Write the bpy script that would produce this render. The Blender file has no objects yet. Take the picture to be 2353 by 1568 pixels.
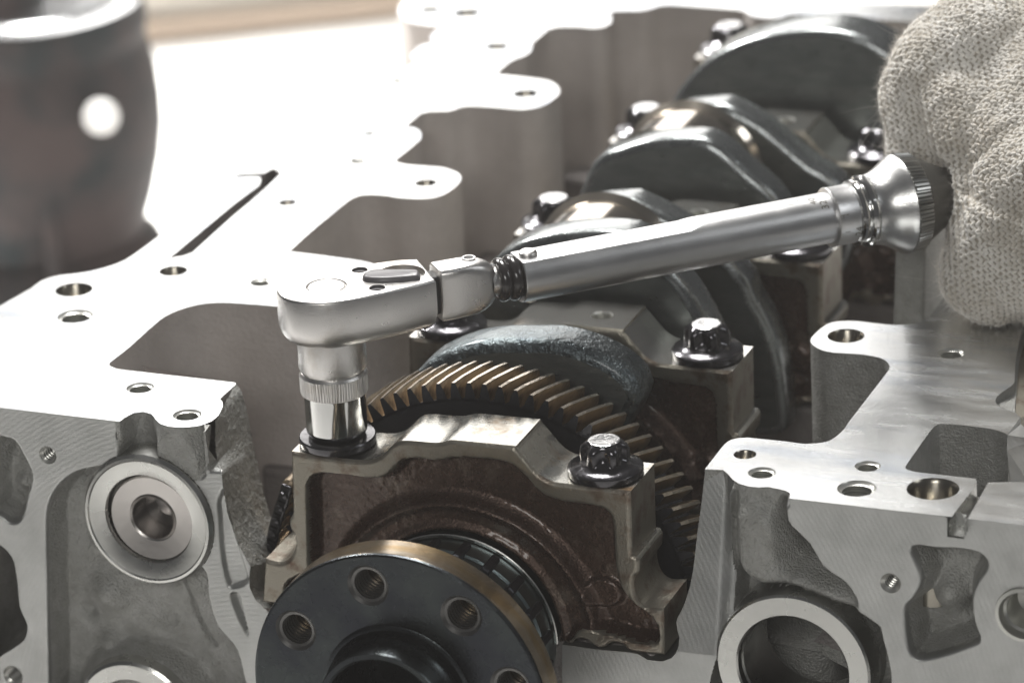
import bpy, bmesh, math, random
import numpy as np
from mathutils import Vector, Matrix, Euler
from mathutils.geometry import delaunay_2d_cdt
random.seed(7); rng = np.random.default_rng(7)
SC = bpy.context.scene; COL = SC.collection
R_ = math.radians

# ------------------------------------------------------------------ camera
# calibrated from the photograph; 1 unit = 10 cm; deck plane z = 0, front face y = 0
FPX, CX, CY = 10411.3, 1176.0, 784.0
def rotv(v):
    v = np.array(v); a = np.linalg.norm(v); k = v / a
    K = np.array([[0, -k[2], k[1]], [k[2], 0, -k[0]], [-k[1], k[0], 0]])
    return np.eye(3) + np.sin(a) * K + (1 - np.cos(a)) * K @ K
RM = rotv([.3959, .3742, .0262]) @ np.array([[1, 0, 0], [0, 0, -1], [0, 1, 0.]])
TV = np.array([-.9538, .4836, 19.5832]) - RM @ np.array([0, 0, -.06])
CAM = -RM.T @ TV
PITCH = 1.3335
cd = bpy.data.cameras.new("camera"); cam = bpy.data.objects.new("camera", cd); COL.objects.link(cam)
cb = RM.T @ np.diag([1, -1, -1.])
M4 = Matrix([[*cb[0], CAM[0]], [*cb[1], CAM[1]], [*cb[2], CAM[2]], [0, 0, 0, 1]])
cam.matrix_world = M4
cd.sensor_width = 36; cd.lens = FPX / 2352 * 36; cd.clip_start = .5; cd.clip_end = 400
cd.dof.use_dof = True; cd.dof.focus_distance = 19.4; cd.dof.aperture_fstop = (cd.lens / 1000) / .18
SC.camera = cam
# aperture diameter in scene units is lens(m)/fstop; the .18 m of the scene's 10 cm units

# ------------------------------------------------------------------ light
w = bpy.data.worlds.new("World"); SC.world = w; w.use_nodes = True
bg = w.node_tree.nodes["Background"]; bg.inputs[0].default_value = (.92, .95, 1.0, 1); bg.inputs[1].default_value = .075
def area(name, loc, target, sx, sy, power, col, spread=180):
    l = bpy.data.lights.new(name, 'AREA'); l.shape = 'RECTANGLE'; l.size = sx; l.size_y = sy; l.energy = power; l.color = col
    l.spread = R_(spread)
    o = bpy.data.objects.new(name, l); COL.objects.link(o); o.location = loc
    o.rotation_euler = (Vector(target) - Vector(loc)).to_track_quat('-Z', 'Y').to_euler(); return o
area("window_light", (-5.7, 15, 6.0), (-1.5, 0, -.5), 6.6, 8, 600, (1, .975, .945))
area("fill_light", (4, -16, 9), (.8, 0, -.5), 7, 4, 900, (1, .985, .95))
area("overhead_fill", (-3, 8, 16), (1, 2.5, 0), 6, 6, 4600, (1, .985, .96))  # unseen lamp added overhead to brighten the glove top and floor
area("floor_fill", (-17, 13, 15), (-7, 9, -3.4), 5, 5, 4200, (1, .985, .96), 60)  # unseen lamp added to whiten the floor behind the block
area("side_light", (13, 2, 9), (1, 1, -.5), 4, 4, 230, (.95, .98, 1))
SC.view_settings.view_transform = 'Standard'; SC.view_settings.look = 'None'; SC.view_settings.exposure = 0.0
SC.cycles.use_denoising = True; SC.cycles.max_bounces = 8; SC.cycles.sample_clamp_indirect = 6

# thin haze volume added to stand in for veiling glare
def haze_box():
    me = bpy.data.meshes.new('haze'); V = [(x, y, z) for x in (-30, 20) for y in (-22, 34) for z in (-4.6, 9.6)]
    me.from_pydata(V, [], [(0, 1, 3, 2), (4, 6, 7, 5), (0, 4, 5, 1), (2, 3, 7, 6), (0, 2, 6, 4), (1, 5, 7, 3)])
    m = bpy.data.materials.new('glare_haze'); m.use_nodes = True; nt = m.node_tree; nt.nodes.clear(); ou = nt.nodes.new('ShaderNodeOutputMaterial'); v = nt.nodes.new('ShaderNodeVolumePrincipled')
    v.inputs['Density'].default_value = HAZE; v.inputs['Color'].default_value = (.97, .93, .90, 1); v.inputs['Anisotropy'].default_value = .80; nt.links.new(v.outputs[0], ou.inputs['Volume'])
    me.materials.append(m); o = bpy.data.objects.new('haze', me); COL.objects.link(o); o['kind'] = 'stuff'; o['label'] = 'thin added haze standing in for veiling glare from the window side'
HAZE = .0042
haze_box()
# ------------------------------------------------------------------ pixel -> world
def ray(p): return RM.T @ np.array([(p[0] - CX) / FPX, (p[1] - CY) / FPX, 1.0])
def on(ax, val, p):
    d = ray(p); return CAM + (val - CAM[ax]) / d[ax] * d
def onY(p, y=0.0): q = on(1, y, p); return (q[0], q[2])
def onZ(p, z=0.0): q = on(2, z, p); return (q[0], q[1])
ZR = {'1': (1.96, 0, 800), '2': (1.8825, 0, 1500), '3': (1.96, 800, 1150), '4': (1.96, 800, 1533), '5': (2.24, 1700, 1150),
      '6': (1.96, 2300, 1533), '7': (2.24, 2500, 900), 'a1': (1.7425, 0, 0), 'a2': (1.96, 1000, 0), 'a3': (1.96, 1900, 0),
      'a5': (2.353, 850, 750), 'a6': (2.24, 1700, 550), 'b2': (1.5687, 900, 1750), 'b3': (1.8822, 2200, 1500),
      'b4': (3.136, 2650, 450), 'b6': (2.24, 3100, 1000), 'd': (1.488, 0, 0)}
K = 2352 / 3500
def T(k, pts):
    s, ox, oy = ZR[k] if k != 'd' else (1 / K, 0, 0)
    if k == 'd': return [tuple(p) for p in pts]
    return [((p[0] / s + ox) * K, (p[1] / s + oy) * K) + tuple(p[2:]) for p in pts]
def toY(pts, y=0.0): return [onY(p, y) + tuple(p[2:]) for p in pts]
def toZ(pts, z=0.0): return [onZ(p, z) + tuple(p[2:]) for p in pts]
def smooth(pts, step=.02, closed=True):
    """Catmull-Rom through the points; a third value marks a sharp corner."""
    n = len(pts); out = []
    P = [np.array(p[:2]) for p in pts]; C = [len(p) > 2 for p in pts]
    for i in range(n if closed else n - 1):
        a, b = P[i], P[(i + 1) % n]; ca, cb_ = C[i], C[(i + 1) % n]
        if ca and cb_: out.append(a); continue
        pa = P[(i - 1) % n] if (closed or i > 0) else a
        pb = P[(i + 2) % n] if (closed or i + 2 < n) else b
        ta = (b - a) if ca or (not closed and i == 0) else (b - pa) / 2
        tb = (b - a) if cb_ or (not closed and i + 2 >= n) else (pb - a) / 2
        L = np.linalg.norm(b - a)
        for v in (0, 1):
            t = ta if v == 0 else tb; l = np.linalg.norm(t)
            if l > L: 
                if v == 0: ta = t * L / l
                else: tb = t * L / l
        m = max(1, int(L / step))
        for k in range(m):
            t = k / m
            out.append((2*t**3-3*t**2+1)*a + (t**3-2*t**2+t)*ta + (-2*t**3+3*t**2)*b + (t**3-t**2)*tb)
    if not closed: out.append(P[-1])
    return np.array(out)
def circle(c, r, n=40): 
    a = np.linspace(0, 2*np.pi, n, endpoint=False); return np.c_[c[0]+r*np.cos(a), c[1]+r*np.sin(a)]
def area2(p): x, y = p[:, 0], p[:, 1]; return .5*np.sum(x*np.roll(y, -1)-np.roll(x, -1)*y)
def ccw(p): return p if area2(p) > 0 else p[::-1]
def inside(P, poly):
    r = np.zeros(len(P), bool); n = len(poly); x, y = P[:, 0], P[:, 1]
    for i in range(n):
        x1, y1 = poly[i]; x2, y2 = poly[(i+1) % n]
        if y1 == y2: continue
        c = ((y1 > y) != (y2 > y)) & (x < (x2-x1)*(y-y1)/(y2-y1)+x1); r ^= c
    return r
def pdist(P, poly, closed=True):
    poly = np.asarray(poly); n = len(poly); d = np.full(len(P), 1e9)
    for i in range(n if closed else n-1):
        a = poly[i]; b = poly[(i+1) % n]; ab = b-a; L = ab@ab+1e-12
        t = np.clip(((P-a)@ab)/L, 0, 1); q = P-(a+t[:, None]*ab); d = np.minimum(d, np.einsum('ij,ij->i', q, q))
    return np.sqrt(d)
def sdf(P, poly): d = pdist(P, poly); return np.where(inside(P, poly), -d, d)   # negative inside
def ss(x, a, b): t = np.clip((x-a)/(b-a), 0, 1); return t*t*(3-2*t)
_pn = np.random.default_rng(3).random((64, 64))
def vnoise(x, y, s):
    x = np.asarray(x)*s; y = np.asarray(y)*s; xi = np.floor(x).astype(int); yi = np.floor(y).astype(int); fx = x-xi; fy = y-yi
    fx = fx*fx*(3-2*fx); fy = fy*fy*(3-2*fy); g = lambda i, j: _pn[i % 64, j % 64]
    return (g(xi, yi)*(1-fx)*(1-fy)+g(xi+1, yi)*fx*(1-fy)+g(xi, yi+1)*(1-fx)*fy+g(xi+1, yi+1)*fx*fy)-.5

# ------------------------------------------------------------------ objects
def thing(name, label, cat, loc=(0, 0, 0), group=None, kind=None):
    o = bpy.data.objects.new(name, None); COL.objects.link(o); o.location = loc; o.empty_display_size = .1
    o['label'] = label; o['category'] = cat
    if group: o['group'] = group
    if kind: o['kind'] = kind
    return o
def tag(o, label=None, cat=None, group=None, kind=None):
    if label: o['label'] = label
    if cat: o['category'] = cat
    if group: o['group'] = group
    if kind: o['kind'] = kind
    return o
def wloc(o):
    v = Vector((0, 0, 0))
    while o: v += Vector(o.location); o = o.parent
    return v
def mesh(name, V, F, mats, parent=None, mi=None, smooth_=True, local=False, sharp=35, loc=None):
    me = bpy.data.meshes.new(name); V = np.asarray(V, float)
    me.from_pydata(V.tolist(), [], [list(map(int, f)) for f in F])
    for m in (mats if isinstance(mats, (list, tuple)) else [mats]): me.materials.append(m)
    if mi is not None: me.polygons.foreach_set('material_index', np.asarray(mi, np.int32))
    me.update(calc_edges=True)
    if smooth_:
        me.polygons.foreach_set('use_smooth', np.ones(len(me.polygons), bool))
        if sharp: me.set_sharp_from_angle(angle=R_(sharp))
    me.update()
    o = bpy.data.objects.new(name, me); COL.objects.link(o)
    if parent: o.parent = parent
    if loc is not None: o.location = loc
    elif parent and not local: o.location = -wloc(parent)
    return o
class MB:
    def __init__(s): s.V = []; s.F = []; s.M = []
    def add(s, V, F, m=0):
        b = len(s.V); s.V += [tuple(v) for v in V]; s.F += [[i+b for i in f] for f in F]
        s.M += [m]*len(F) if np.isscalar(m) else list(m); return s
    def out(s, name, mats, parent=None, **k): return mesh(name, s.V, s.F, mats, parent, mi=s.M, **k)
def bevel(o, wdt, seg=2, ang=35):
    m = o.modifiers.new("bevel", 'BEVEL'); m.width = wdt; m.segments = seg; m.limit_method = 'ANGLE'; m.angle_limit = R_(ang)
    m.harden_normals = False; return o
def box(c, s, ax=None):
    c = np.array(c, float); s = np.array(s)/2; ax = np.eye(3) if ax is None else np.array(ax, float)
    V = [c+ax.T@(s*np.array([i, j, k])) for i in (-1, 1) for j in (-1, 1) for k in (-1, 1)]
    return V, [(0, 1, 3, 2), (4, 6, 7, 5), (0, 4, 5, 1), (2, 3, 7, 6), (0, 2, 6, 4), (1, 5, 7, 3)]
def lathe(prof, o, ax, n=64, a0=0, a1=2*math.pi, capends=False, rfn=None):
    """prof: (radius, height along ax[2]); ax rows: two radial axes and the axis."""
    o = np.array(o, float); ax = np.array(ax, float); full = abs(a1-a0-2*math.pi) < 1e-6
    m = n if full else n+1; V = []; F = []
    for r, h in prof:
        for i in range(m):
            a = a0+(a1-a0)*i/n; rr = rfn(r, h, a) if rfn else r
            V.append(o+rr*math.cos(a)*ax[0]+rr*math.sin(a)*ax[1]+h*ax[2])
    for j in range(len(prof)-1):
        for i in range(n):
            i2 = (i+1) % m; F.append((j*m+i, j*m+i2, (j+1)*m+i2, (j+1)*m+i))
    if capends: F.append(tuple(range(m))[::-1]); F.append(tuple(range((len(prof)-1)*m, len(prof)*m)))
    return V, F
AXZ = [(1, 0, 0), (0, 1, 0), (0, 0, 1)]          # axis up
AXY = [(1, 0, 0), (0, 0, 1), (0, -1, 0)]         # axis toward the viewer (-y)
def sheet(outer, holes, fn, orient, base=0.0, pitch=None, wall=None, hwall=None, edge=None, wmat=1, skip=None, walldraft=0.0):
    """Triangulated region with depth fn (+ = into the material), walls along its loops."""
    outer = ccw(np.asarray(outer)); holes = [ccw(np.asarray(h))[::-1] for h in holes]
    pts = list(outer); E = []; n0 = len(outer); E += [(i, (i+1) % n0) for i in range(n0)]
    for h in holes:
        b = len(pts); pts += list(h); E += [(b+i, b+(i+1) % len(h)) for i in range(len(h))]
    if pitch:
        lo = outer.min(0); hi = outer.max(0); gx = np.arange(lo[0], hi[0], pitch); gy = np.arange(lo[1], hi[1], pitch*.866)
        G = np.array([(x+(pitch/2 if j % 2 else 0), y) for j, y in enumerate(gy) for x in gx])
        keep = inside(G, outer); G = G[keep]; d = pdist(G, outer); G = G[d > pitch*.45]
        for h in holes: G = G[~inside(G, h)]; G = G[pdist(G, h) > pitch*.45]
        pts += list(G)
    r = delaunay_2d_cdt([Vector(p) for p in pts], E, [], 0, 1e-7, False)
    V2 = np.array([tuple(v) for v in r[0]]); F = np.array([f for f in r[2] if len(f) == 3])
    c = V2[F].mean(1); ok = inside(c, outer)
    for h in holes: ok &= ~inside(c, h)
    F = F[ok]; tri = V2[F]
    sgn = (tri[:, 1, 0]-tri[:, 0, 0])*(tri[:, 2, 1]-tri[:, 0, 1])-(tri[:, 1, 1]-tri[:, 0, 1])*(tri[:, 2, 0]-tri[:, 0, 0])
    F[sgn < 0] = F[sgn < 0][:, ::-1]
    def place(P2, d):
        P2 = np.asarray(P2); d = np.broadcast_to(d, len(P2))
        return np.c_[P2[:, 0], base+d, P2[:, 1]] if orient == 'Y' else np.c_[P2[:, 0], P2[:, 1], base-d]
    dd = fn(V2) if fn else (np.zeros(len(V2)), np.zeros(len(V2), int))
    depth, mm = dd
    mb = MB(); mb.add(place(V2, depth), F.tolist(), (np.asarray(mm)[F].max(1)).tolist())
    for k, h in enumerate([outer]+holes):
        D = wall if k == 0 else hwall
        if D is None: continue
        e = edge or 0
        dh = fn(h)[0] if fn else np.zeros(len(h)); n = len(h)
        t = np.roll(h, -1, 0)-np.roll(h, 1, 0); t /= np.linalg.norm(t, axis=1)[:, None]+1e-9; nr = np.c_[t[:, 1], -t[:, 0]]
        rows = [place(h, dh), place(h+nr*walldraft, D)]
        V = np.vstack(rows); FF = []
        for i in range(n):
            if skip and k == 0 and skip(h[i], h[(i+1) % n]): continue
            j = (i+1) % n; FF.append((i, n+i, n+j, j))
        mb.add(V, FF, wmat)
    return mb

# ------------------------------------------------------------------ materials
def mat(name, col, rough=.4, metal=1.0, bump=None, col2=None, cscale=8, clo=.4, chi=.6, rvar=0, rscale=12, stretch=(1, 1, 1),
        grain=None, coat=0, rough2=None, spec=.5, aniso=0, detail=6, bump2=None, rings=None):
    m = bpy.data.materials.new(name); m.use_nodes = True; nt = m.node_tree; N = nt.nodes; L = nt.links
    b = N['Principled BSDF']; b.inputs['Base Color'].default_value = (*col, 1); b.inputs['Roughness'].default_value = rough
    b.inputs['Metallic'].default_value = metal; b.inputs['Coat Weight'].default_value = coat; b.inputs['Coat Roughness'].default_value = .08
    b.inputs['Specular IOR Level'].default_value = spec; b.inputs['Anisotropic'].default_value = aniso
    tc = N.new('ShaderNodeTexCoord'); mp = N.new('ShaderNodeMapping'); L.new(tc.outputs['Object'], mp.inputs[0]); mp.inputs['Scale'].default_value = stretch
    def noise(s, d=4, r=.55, src=mp):
        n = N.new('ShaderNodeTexNoise'); n.inputs['Scale'].default_value = s; n.inputs['Detail'].default_value = d; n.inputs['Roughness'].default_value = r
        L.new(src.outputs[0], n.inputs['Vector']); return n
    def rng_(src, a, b_, c, d):
        r = N.new('ShaderNodeMapRange'); r.inputs[1].default_value = a; r.inputs[2].default_value = b_; r.inputs[3].default_value = c; r.inputs[4].default_value = d
        L.new(src, r.inputs[0]); return r
    mask = None
    if col2 is not None:
        n = noise(cscale, detail, .65); mask = rng_(n.outputs[0], clo, chi, 0, 1)
        mx = N.new('ShaderNodeMix'); mx.data_type = 'RGBA'; mx.inputs[6].default_value = (*col, 1); mx.inputs[7].default_value = (*col2, 1)
        L.new(mask.outputs[0], mx.inputs[0]); L.new(mx.outputs[2], b.inputs['Base Color'])
    if rvar or rough2 is not None:
        if rough2 is not None and mask:
            r = rng_(mask.outputs[0], 0, 1, rough, rough2); src = r.outputs[0]
            if rvar:
                n = noise(rscale, 5, .6); q = rng_(n.outputs[0], .3, .7, -rvar, rvar); ad = N.new('ShaderNodeMath'); L.new(src, ad.inputs[0]); L.new(q.outputs[0], ad.inputs[1]); src = ad.outputs[0]
        else:
            n = noise(rscale, 5, .6); src = rng_(n.outputs[0], .3, .7, max(.02, rough-rvar), rough+rvar).outputs[0]
        L.new(src, b.inputs['Roughness'])
    last = None
    for bb in [x for x in (bump, bump2) if x]:
        n = noise(bb[0], bb[2] if len(bb) > 2 else 3, .55, tc if len(bb) > 3 else mp)
        if len(bb) > 3: L.new(tc.outputs['Object'], n.inputs['Vector'])
        bn = N.new('ShaderNodeBump'); bn.inputs['Strength'].default_value = 1; bn.inputs['Distance'].default_value = bb[1]
        L.new(n.outputs[0], bn.inputs['Height'])
        if last: L.new(last.outputs[0], bn.inputs['Normal'])
        last = bn
    if rings:
        (cx, cy, cz), sc, dist_, axis = rings
        vm = N.new('ShaderNodeVectorMath'); vm.operation = 'SUBTRACT'; L.new(tc.outputs['Object'], vm.inputs[0]); vm.inputs[1].default_value = (cx, cy, cz)
        wv = N.new('ShaderNodeTexWave'); wv.wave_type = 'RINGS'; wv.rings_direction = axis; wv.inputs['Scale'].default_value = sc; wv.inputs['Distortion'].default_value = 2.5
        wv.inputs['Detail'].default_value = 4; wv.inputs['Detail Scale'].default_value = 3; L.new(vm.outputs[0], wv.inputs['Vector'])
        bn = N.new('ShaderNodeBump'); bn.inputs['Distance'].default_value = dist_; L.new(wv.outputs[0], bn.inputs['Height'])
        if last: L.new(last.outputs[0], bn.inputs['Normal'])
        last = bn
    if last: L.new(last.outputs[0], b.inputs['Normal'])
    return m
M = {}
M['deck'] = mat('milled_aluminium', (.72, .73, .73), .25, 1, bump=(120, .0005, 3), stretch=(.5, 2, 1), rvar=.05, rscale=5, col2=(.53, .57, .63), cscale=1.8, clo=.50, chi=.68, detail=10)
M['mach'] = mat('machined_aluminium_face', (.46, .465, .455), .40, .9, bump=(140, .0012, 3), rvar=.06, rscale=9, col2=(.38, .385, .375), cscale=4, clo=.4, chi=.65, detail=10, rings=((-.2, 0, -1.6), 14, .00035, 'Y'))
M['cast'] = mat('cast_aluminium', (.38, .38, .365), .50, .35, bump=(95, .010, 2), bump2=(40, .004, 2), col2=(.29, .29, .27), cscale=16, clo=.35, chi=.65)
M['castwall_glare'] = mat('cast_aluminium_glare_lift', (.62, .575, .545), .6, .25, bump=(60, .006, 2), col2=(.49, .45, .42), cscale=3, clo=.35, chi=.7)  # lighter copy of the cast metal; paints a glare lift on the left bays
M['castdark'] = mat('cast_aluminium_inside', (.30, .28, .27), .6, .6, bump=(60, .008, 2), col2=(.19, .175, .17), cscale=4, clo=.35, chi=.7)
M['hole'] = mat('drilled_hole_wall', (.30, .28, .24), .25, 1, bump=(30, .001, 2), stretch=(1, 1, .2))
M['thread'] = mat('thread_metal', (.50, .50, .47), .28, .75)
M['ringm'] = mat('turned_aluminium', (.50, .50, .48), .27, 1, rvar=.06, rscale=4, bump=(35, .0008, 3))
M['plug'] = mat('turned_steel', (.42, .40, .385), .27, 1, bump=(40, .0006, 3), aniso=.5)
M['capface'] = mat('cap_face_brown_oil', (.265, .245, .205), .36, .8, bump=(110, .0022, 2), col2=(.13, .085, .06), cscale=7, clo=.50, chi=.66, rough2=.32, detail=10)
M['caprec'] = mat('cap_recess_brown_oil', (.074, .044, .031), .26, .55, bump=(95, .0045, 3), col2=(.15, .115, .09), cscale=7, clo=.55, chi=.70, detail=10, rvar=.08, rscale=30, spec=.5, coat=.45)
M['captop'] = mat('cap_top_milled', (.52, .51, .47), .25, 1, bump=(60, .0008, 3), col2=(.24, .165, .10), cscale=3.6, clo=.54, chi=.66, rough2=.32, rvar=.05, detail=12)
M['captop2'] = mat('cap_top_clean', (.56, .55, .52), .24, 1, bump=(50, .001, 3), col2=(.34, .27, .20), cscale=3.2, clo=.58, chi=.68)
M['flange'] = mat('crank_flange_blued_steel', (.050, .057, .058), .27, .9, bump=(90, .0010, 3), col2=(.032, .035, .042), cscale=3, clo=.4, chi=.6, rvar=.07, rscale=9)
M['fthread'] = mat('dark_thread_steel', (.11, .108, .105), .34, .7)
M['flangerim'] = mat('polished_rim_straw', (.38, .32, .25), .21, 1, col2=(.36, .255, .13), cscale=2.4, clo=.45, chi=.62, bump=(20, .0008, 3), stretch=(1, 6, 1))
M['forge'] = mat('forged_crank_web', (.075, .092, .10), .33, .85, bump=(30, .012, 4), col2=(.12, .14, .145), cscale=7, clo=.4, chi=.62, rvar=.08, rscale=14, coat=.3, bump2=(110, .003, 2))
M['webedge'] = mat('crank_web_edge_smooth', (.23, .245, .245), .26, .9, bump=(20, .003, 3), rvar=.05, coat=.3)
M['webface'] = mat('crank_web_face', (.15, .165, .162), .36, .75, bump=(60, .0015, 3), stretch=(1, 1, 3), col2=(.20, .212, .205), cscale=5, clo=.4, chi=.65, rvar=.1, detail=10)
M['sealj'] = mat('seal_journal_steel', (.22, .27, .28), .28, 1, bump=(80, .001, 2), stretch=(1, 4, 1))
M['journal'] = mat('journal_polished', (.62, .56, .48), .13, 1)
M['gear'] = mat('gear_body_black', (.055, .057, .066), .34, .8, bump=(50, .002, 3), rvar=.08)
M['tooth'] = mat('gear_tooth_bronze', (.38, .30, .205), .32, .9, bump=(60, .0012, 3), stretch=(1, .3, 4), col2=(.13, .105, .08), cscale=7, clo=.45, chi=.62)
M['land_highlight'] = mat('gear_tooth_land_highlight', (.56, .50, .42), .26, 1, bump=(60, .001, 3))  # lighter colour paints in the highlight along the tooth tips
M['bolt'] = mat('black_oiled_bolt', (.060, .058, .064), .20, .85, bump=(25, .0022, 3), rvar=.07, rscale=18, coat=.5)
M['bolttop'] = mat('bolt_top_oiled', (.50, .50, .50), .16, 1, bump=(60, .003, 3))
M['satin'] = mat('satin_chrome_body', (.66, .645, .63), .31, 1, bump=(170, .0012, 2), rvar=.05, rscale=10, col2=(.50, .45, .385), cscale=2.6, clo=.52, chi=.72)
M['tube'] = mat('brushed_steel_tube', (.60, .60, .60), .36, 1, bump=(150, .0006, 2), rvar=.05, rscale=6)
M['chrome'] = mat('polished_chrome', (.60, .60, .59), .12, 1, bump=(8, .004, 2), stretch=(1, 1, .25))
M['cone'] = mat('turned_chrome_cone', (.64, .64, .63), .27, 1, bump=(120, .0008, 2), bump2=(4, .004, 2))
M['rubber'] = mat('black_rubber', (.025, .022, .022), .22, 0, bump=(12, .002, 2), coat=.3)
M['lever'] = mat('grey_selector_lever', (.10, .095, .10), .48, .1, bump=(20, .002, 2), coat=.3)
M['knurl'] = mat('dark_knurled_steel', (.30, .30, .29), .28, 1)
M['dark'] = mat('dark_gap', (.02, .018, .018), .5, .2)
M['endcap'] = mat('dark_end_cap', (.13, .128, .12), .38, .7, bump=(90, .002, 2))
M['bench'] = mat('white_bench_top', (.86, .855, .84), .5, 0, col2=(.80, .79, .77), cscale=1.2)
M['rail'] = mat('brown_wooden_rail', (.42, .335, .265), .6, 0, bump=(10, .01, 3), stretch=(.2, 1, 4))
M['wall'] = mat('cream_wall', (.74, .70, .63), .8, 0, bump=(20, .005, 3))
M['machine'] = mat('dark_machine_paint', (.012, .017, .019), .65, 0, bump=(4, .01, 3), spec=.15, col2=(.045, .034, .033), cscale=1.4)
M['machtop'] = mat('bright_machined_top', (.78, .79, .8), .25, 1)
M['cabinet'] = mat('dark_brown_cabinet', (.05, .04, .035), .6, 0)
M['oil'] = mat('oil_film', (.05, .035, .02), .06, 0, coat=1)
M['mark'] = mat('etched_marking', (.09, .08, .06), .5, .4)

# ------------------------------------------------------------------ background
bench = mesh('workshop_floor', [(-60, -30, -3.4), (60, -30, -3.4), (60, 90, -3.4), (-60, 90, -3.4)], [(0, 1, 2, 3)], M['bench'])
tag(bench, 'blurred overexposed white surface behind the engine block', None, kind='structure')
ZB = -3.4
a = np.array(onZ((330, 108), ZB)); b = np.array(onZ((1000, 38), ZB)); dr = (b-a)/np.linalg.norm(b-a); nr = np.array([-dr[1], dr[0]])
if nr[1] < 0: nr = -nr
def bar(p, q, wd, z0, z1):
    V = []
    for s in (p, q):
        for o in (0, wd):
            for z in (z0, z1): V.append((*(s+nr*o), z))
    return V, [(0, 1, 3, 2), (4, 6, 7, 5), (0, 4, 5, 1), (2, 3, 7, 6), (0, 2, 6, 4), (1, 5, 7, 3)]
A0 = a-dr*14; B0 = a+dr*40
o = mesh('skirting_board', *bar(A0, B0, .25, ZB, ZB+.15), M['rail'], smooth_=False); bevel(o, .05)
tag(o, 'blurred brown rail running along the foot of the far wall', 'rail')
o = mesh('back_wall', *bar(A0+nr*.3, B0+nr*.3, .3, ZB, ZB+2.6), M['wall'], smooth_=False)
tag(o, 'blurred cream wall strip above the brown rail', None, kind='structure')

# dark machine part standing behind, on the left
ym = 9.0
def mpt(x, y): return onY((x, y), ym)
mc = mpt(70, 300); sil = [(300, 2), (328, 22), (330, 70), (326, 100), (322, 112), (328, 140), (339, 190), (345, 262), (343, 325), (332, 392), (312, 470), (290, 530), (286, 545), (318, 580), (340, 640), (345, 800)]
prof = []
for x, y in sil:
    p = mpt(x, y); prof.append((p[0]-mpt(70, y)[0], p[1]))
mt = thing('machine_housing', 'dark blurred round machine housing standing behind the engine block at left', 'machine', (mc[0], ym, ZB))
mb = MB(); V, F = lathe([(r, h) for r, h in prof], (mc[0]-.0, ym, 0), AXZ, 72); mb.add(V, [f[::-1] for f in F]); mb.out('housing_body', M['machine'], mt)
V, F = lathe([(prof[0][0]*.05, prof[0][1]+.02), (prof[0][0]*.98, prof[0][1]+.02), (prof[0][0]*1.0, prof[0][1]), (prof[1][0]*1.01, prof[1][1]+.01)], (mc[0], ym, 0), AXZ, 72)
mesh('housing_top', V, [f[::-1] for f in F], M['machtop'], mt)
p = onY((232, 268), ym-.75); vd_ = CAM-np.array([p[0], ym-.75, p[1]]); vd_ /= np.linalg.norm(vd_); e1_ = np.cross((0, 0, 1), vd_); e1_ /= np.linalg.norm(e1_); e2_ = np.cross(vd_, e1_)
V, F = lathe([(.001, .02), (.09, .015), (.115, .0), (.12, -.35)], (p[0], ym-.75, p[1]), [e1_, e2_, vd_], 32)
mesh('highlight_disc', V, F, M['bench'], mt)  # white disc put in as the round highlight on the housing
V, F = lathe([(.74, 0), (.74, .5), (.68, .6), (.30, .66), (.001, .66)], (mc[0]-.46, ym-.34, prof[0][1]+.02), AXZ, 40)
mesh('top_collar', V, [f[::-1] for f in F], M['machine'], mt)
V, F = box(((mc[0]+p[0])/2-.02, ym-.66, p[1]-.75), (.09, .12, 1.3)); o = mesh('housing_rib', V, F, M['machine'], mt, smooth_=False); bevel(o, .03, 3)

# ------------------------------------------------------------------ engine block
block = thing('engine_block', 'silver aluminium engine block, upside down, with machined deck and open crankcase', 'engine block', (.8, 2, -1.5))
def hole_part(c, r, depth, orient='Z', thread=True, base=0.0, chamfer=.12, name=None, parent=None, ncut=None, m=None, dark=True, pit=.017):
    """liner of a drilled or tapped hole: c is (x,y) on the deck or (x,z) on the front"""
    parent = parent or block
    prof = [(r, 0), (r*(1-chamfer), -r*chamfer*1.1)]; h = -r*chamfer*1.1; ri = r*(1-chamfer)
    if thread:
        while h > -depth: prof += [(ri*.88, h-pit*.14), (ri*.88, h-pit*.55), (ri*1.02, h-pit*.72), (ri*1.02, h-pit)]; h -= pit
    else: prof += [(ri, -depth)]
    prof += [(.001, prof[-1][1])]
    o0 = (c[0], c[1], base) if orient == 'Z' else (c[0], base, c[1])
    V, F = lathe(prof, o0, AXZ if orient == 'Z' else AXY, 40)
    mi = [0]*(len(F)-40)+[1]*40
    return mesh(name or ('threaded_hole' if thread else 'drilled_hole'), V, F, [m or (M['thread'] if thread else M['hole']), M['dark']], parent, mi=mi, sharp=50)

deck_holes_L = [((170, 665), 44, 0), ((173, 726), 42, 1), ((398, 622), 34, 0), ((600, 648), 27, 1), ((322, 890), 33, 1), ((430, 952), 34, 1),
                ((660, 465), 22, 0), ((978, 420), 27, 0), ((825, 369), 23, 1), ((850, 306), 18, 1), ((1207, 215), 31, 0), ((922, 184), 24, 1),
                ((1022, 186), 15, 1), ((1141, 107), 28, 0), ((1072, 30), 32, 0), ((988, 22), 24, 0)]
deck_holes_R = [((1943, 771), 44, 0), ((2184, 811), 32, 1), ((1711, 1043), 27, 0), ((1750, 1085), 33, 1), ((1993, 1070), 31, 1), ((1968, 1121), 47, 1), ((2143, 1122), 63, 0)]
def rad(px, p, z=0.0):
    a = onZ((p[0]-px, p[1]), z); b = onZ((p[0]+px, p[1]), z); return .5*math.hypot(a[0]-b[0], a[1]-b[1])*.97
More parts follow.
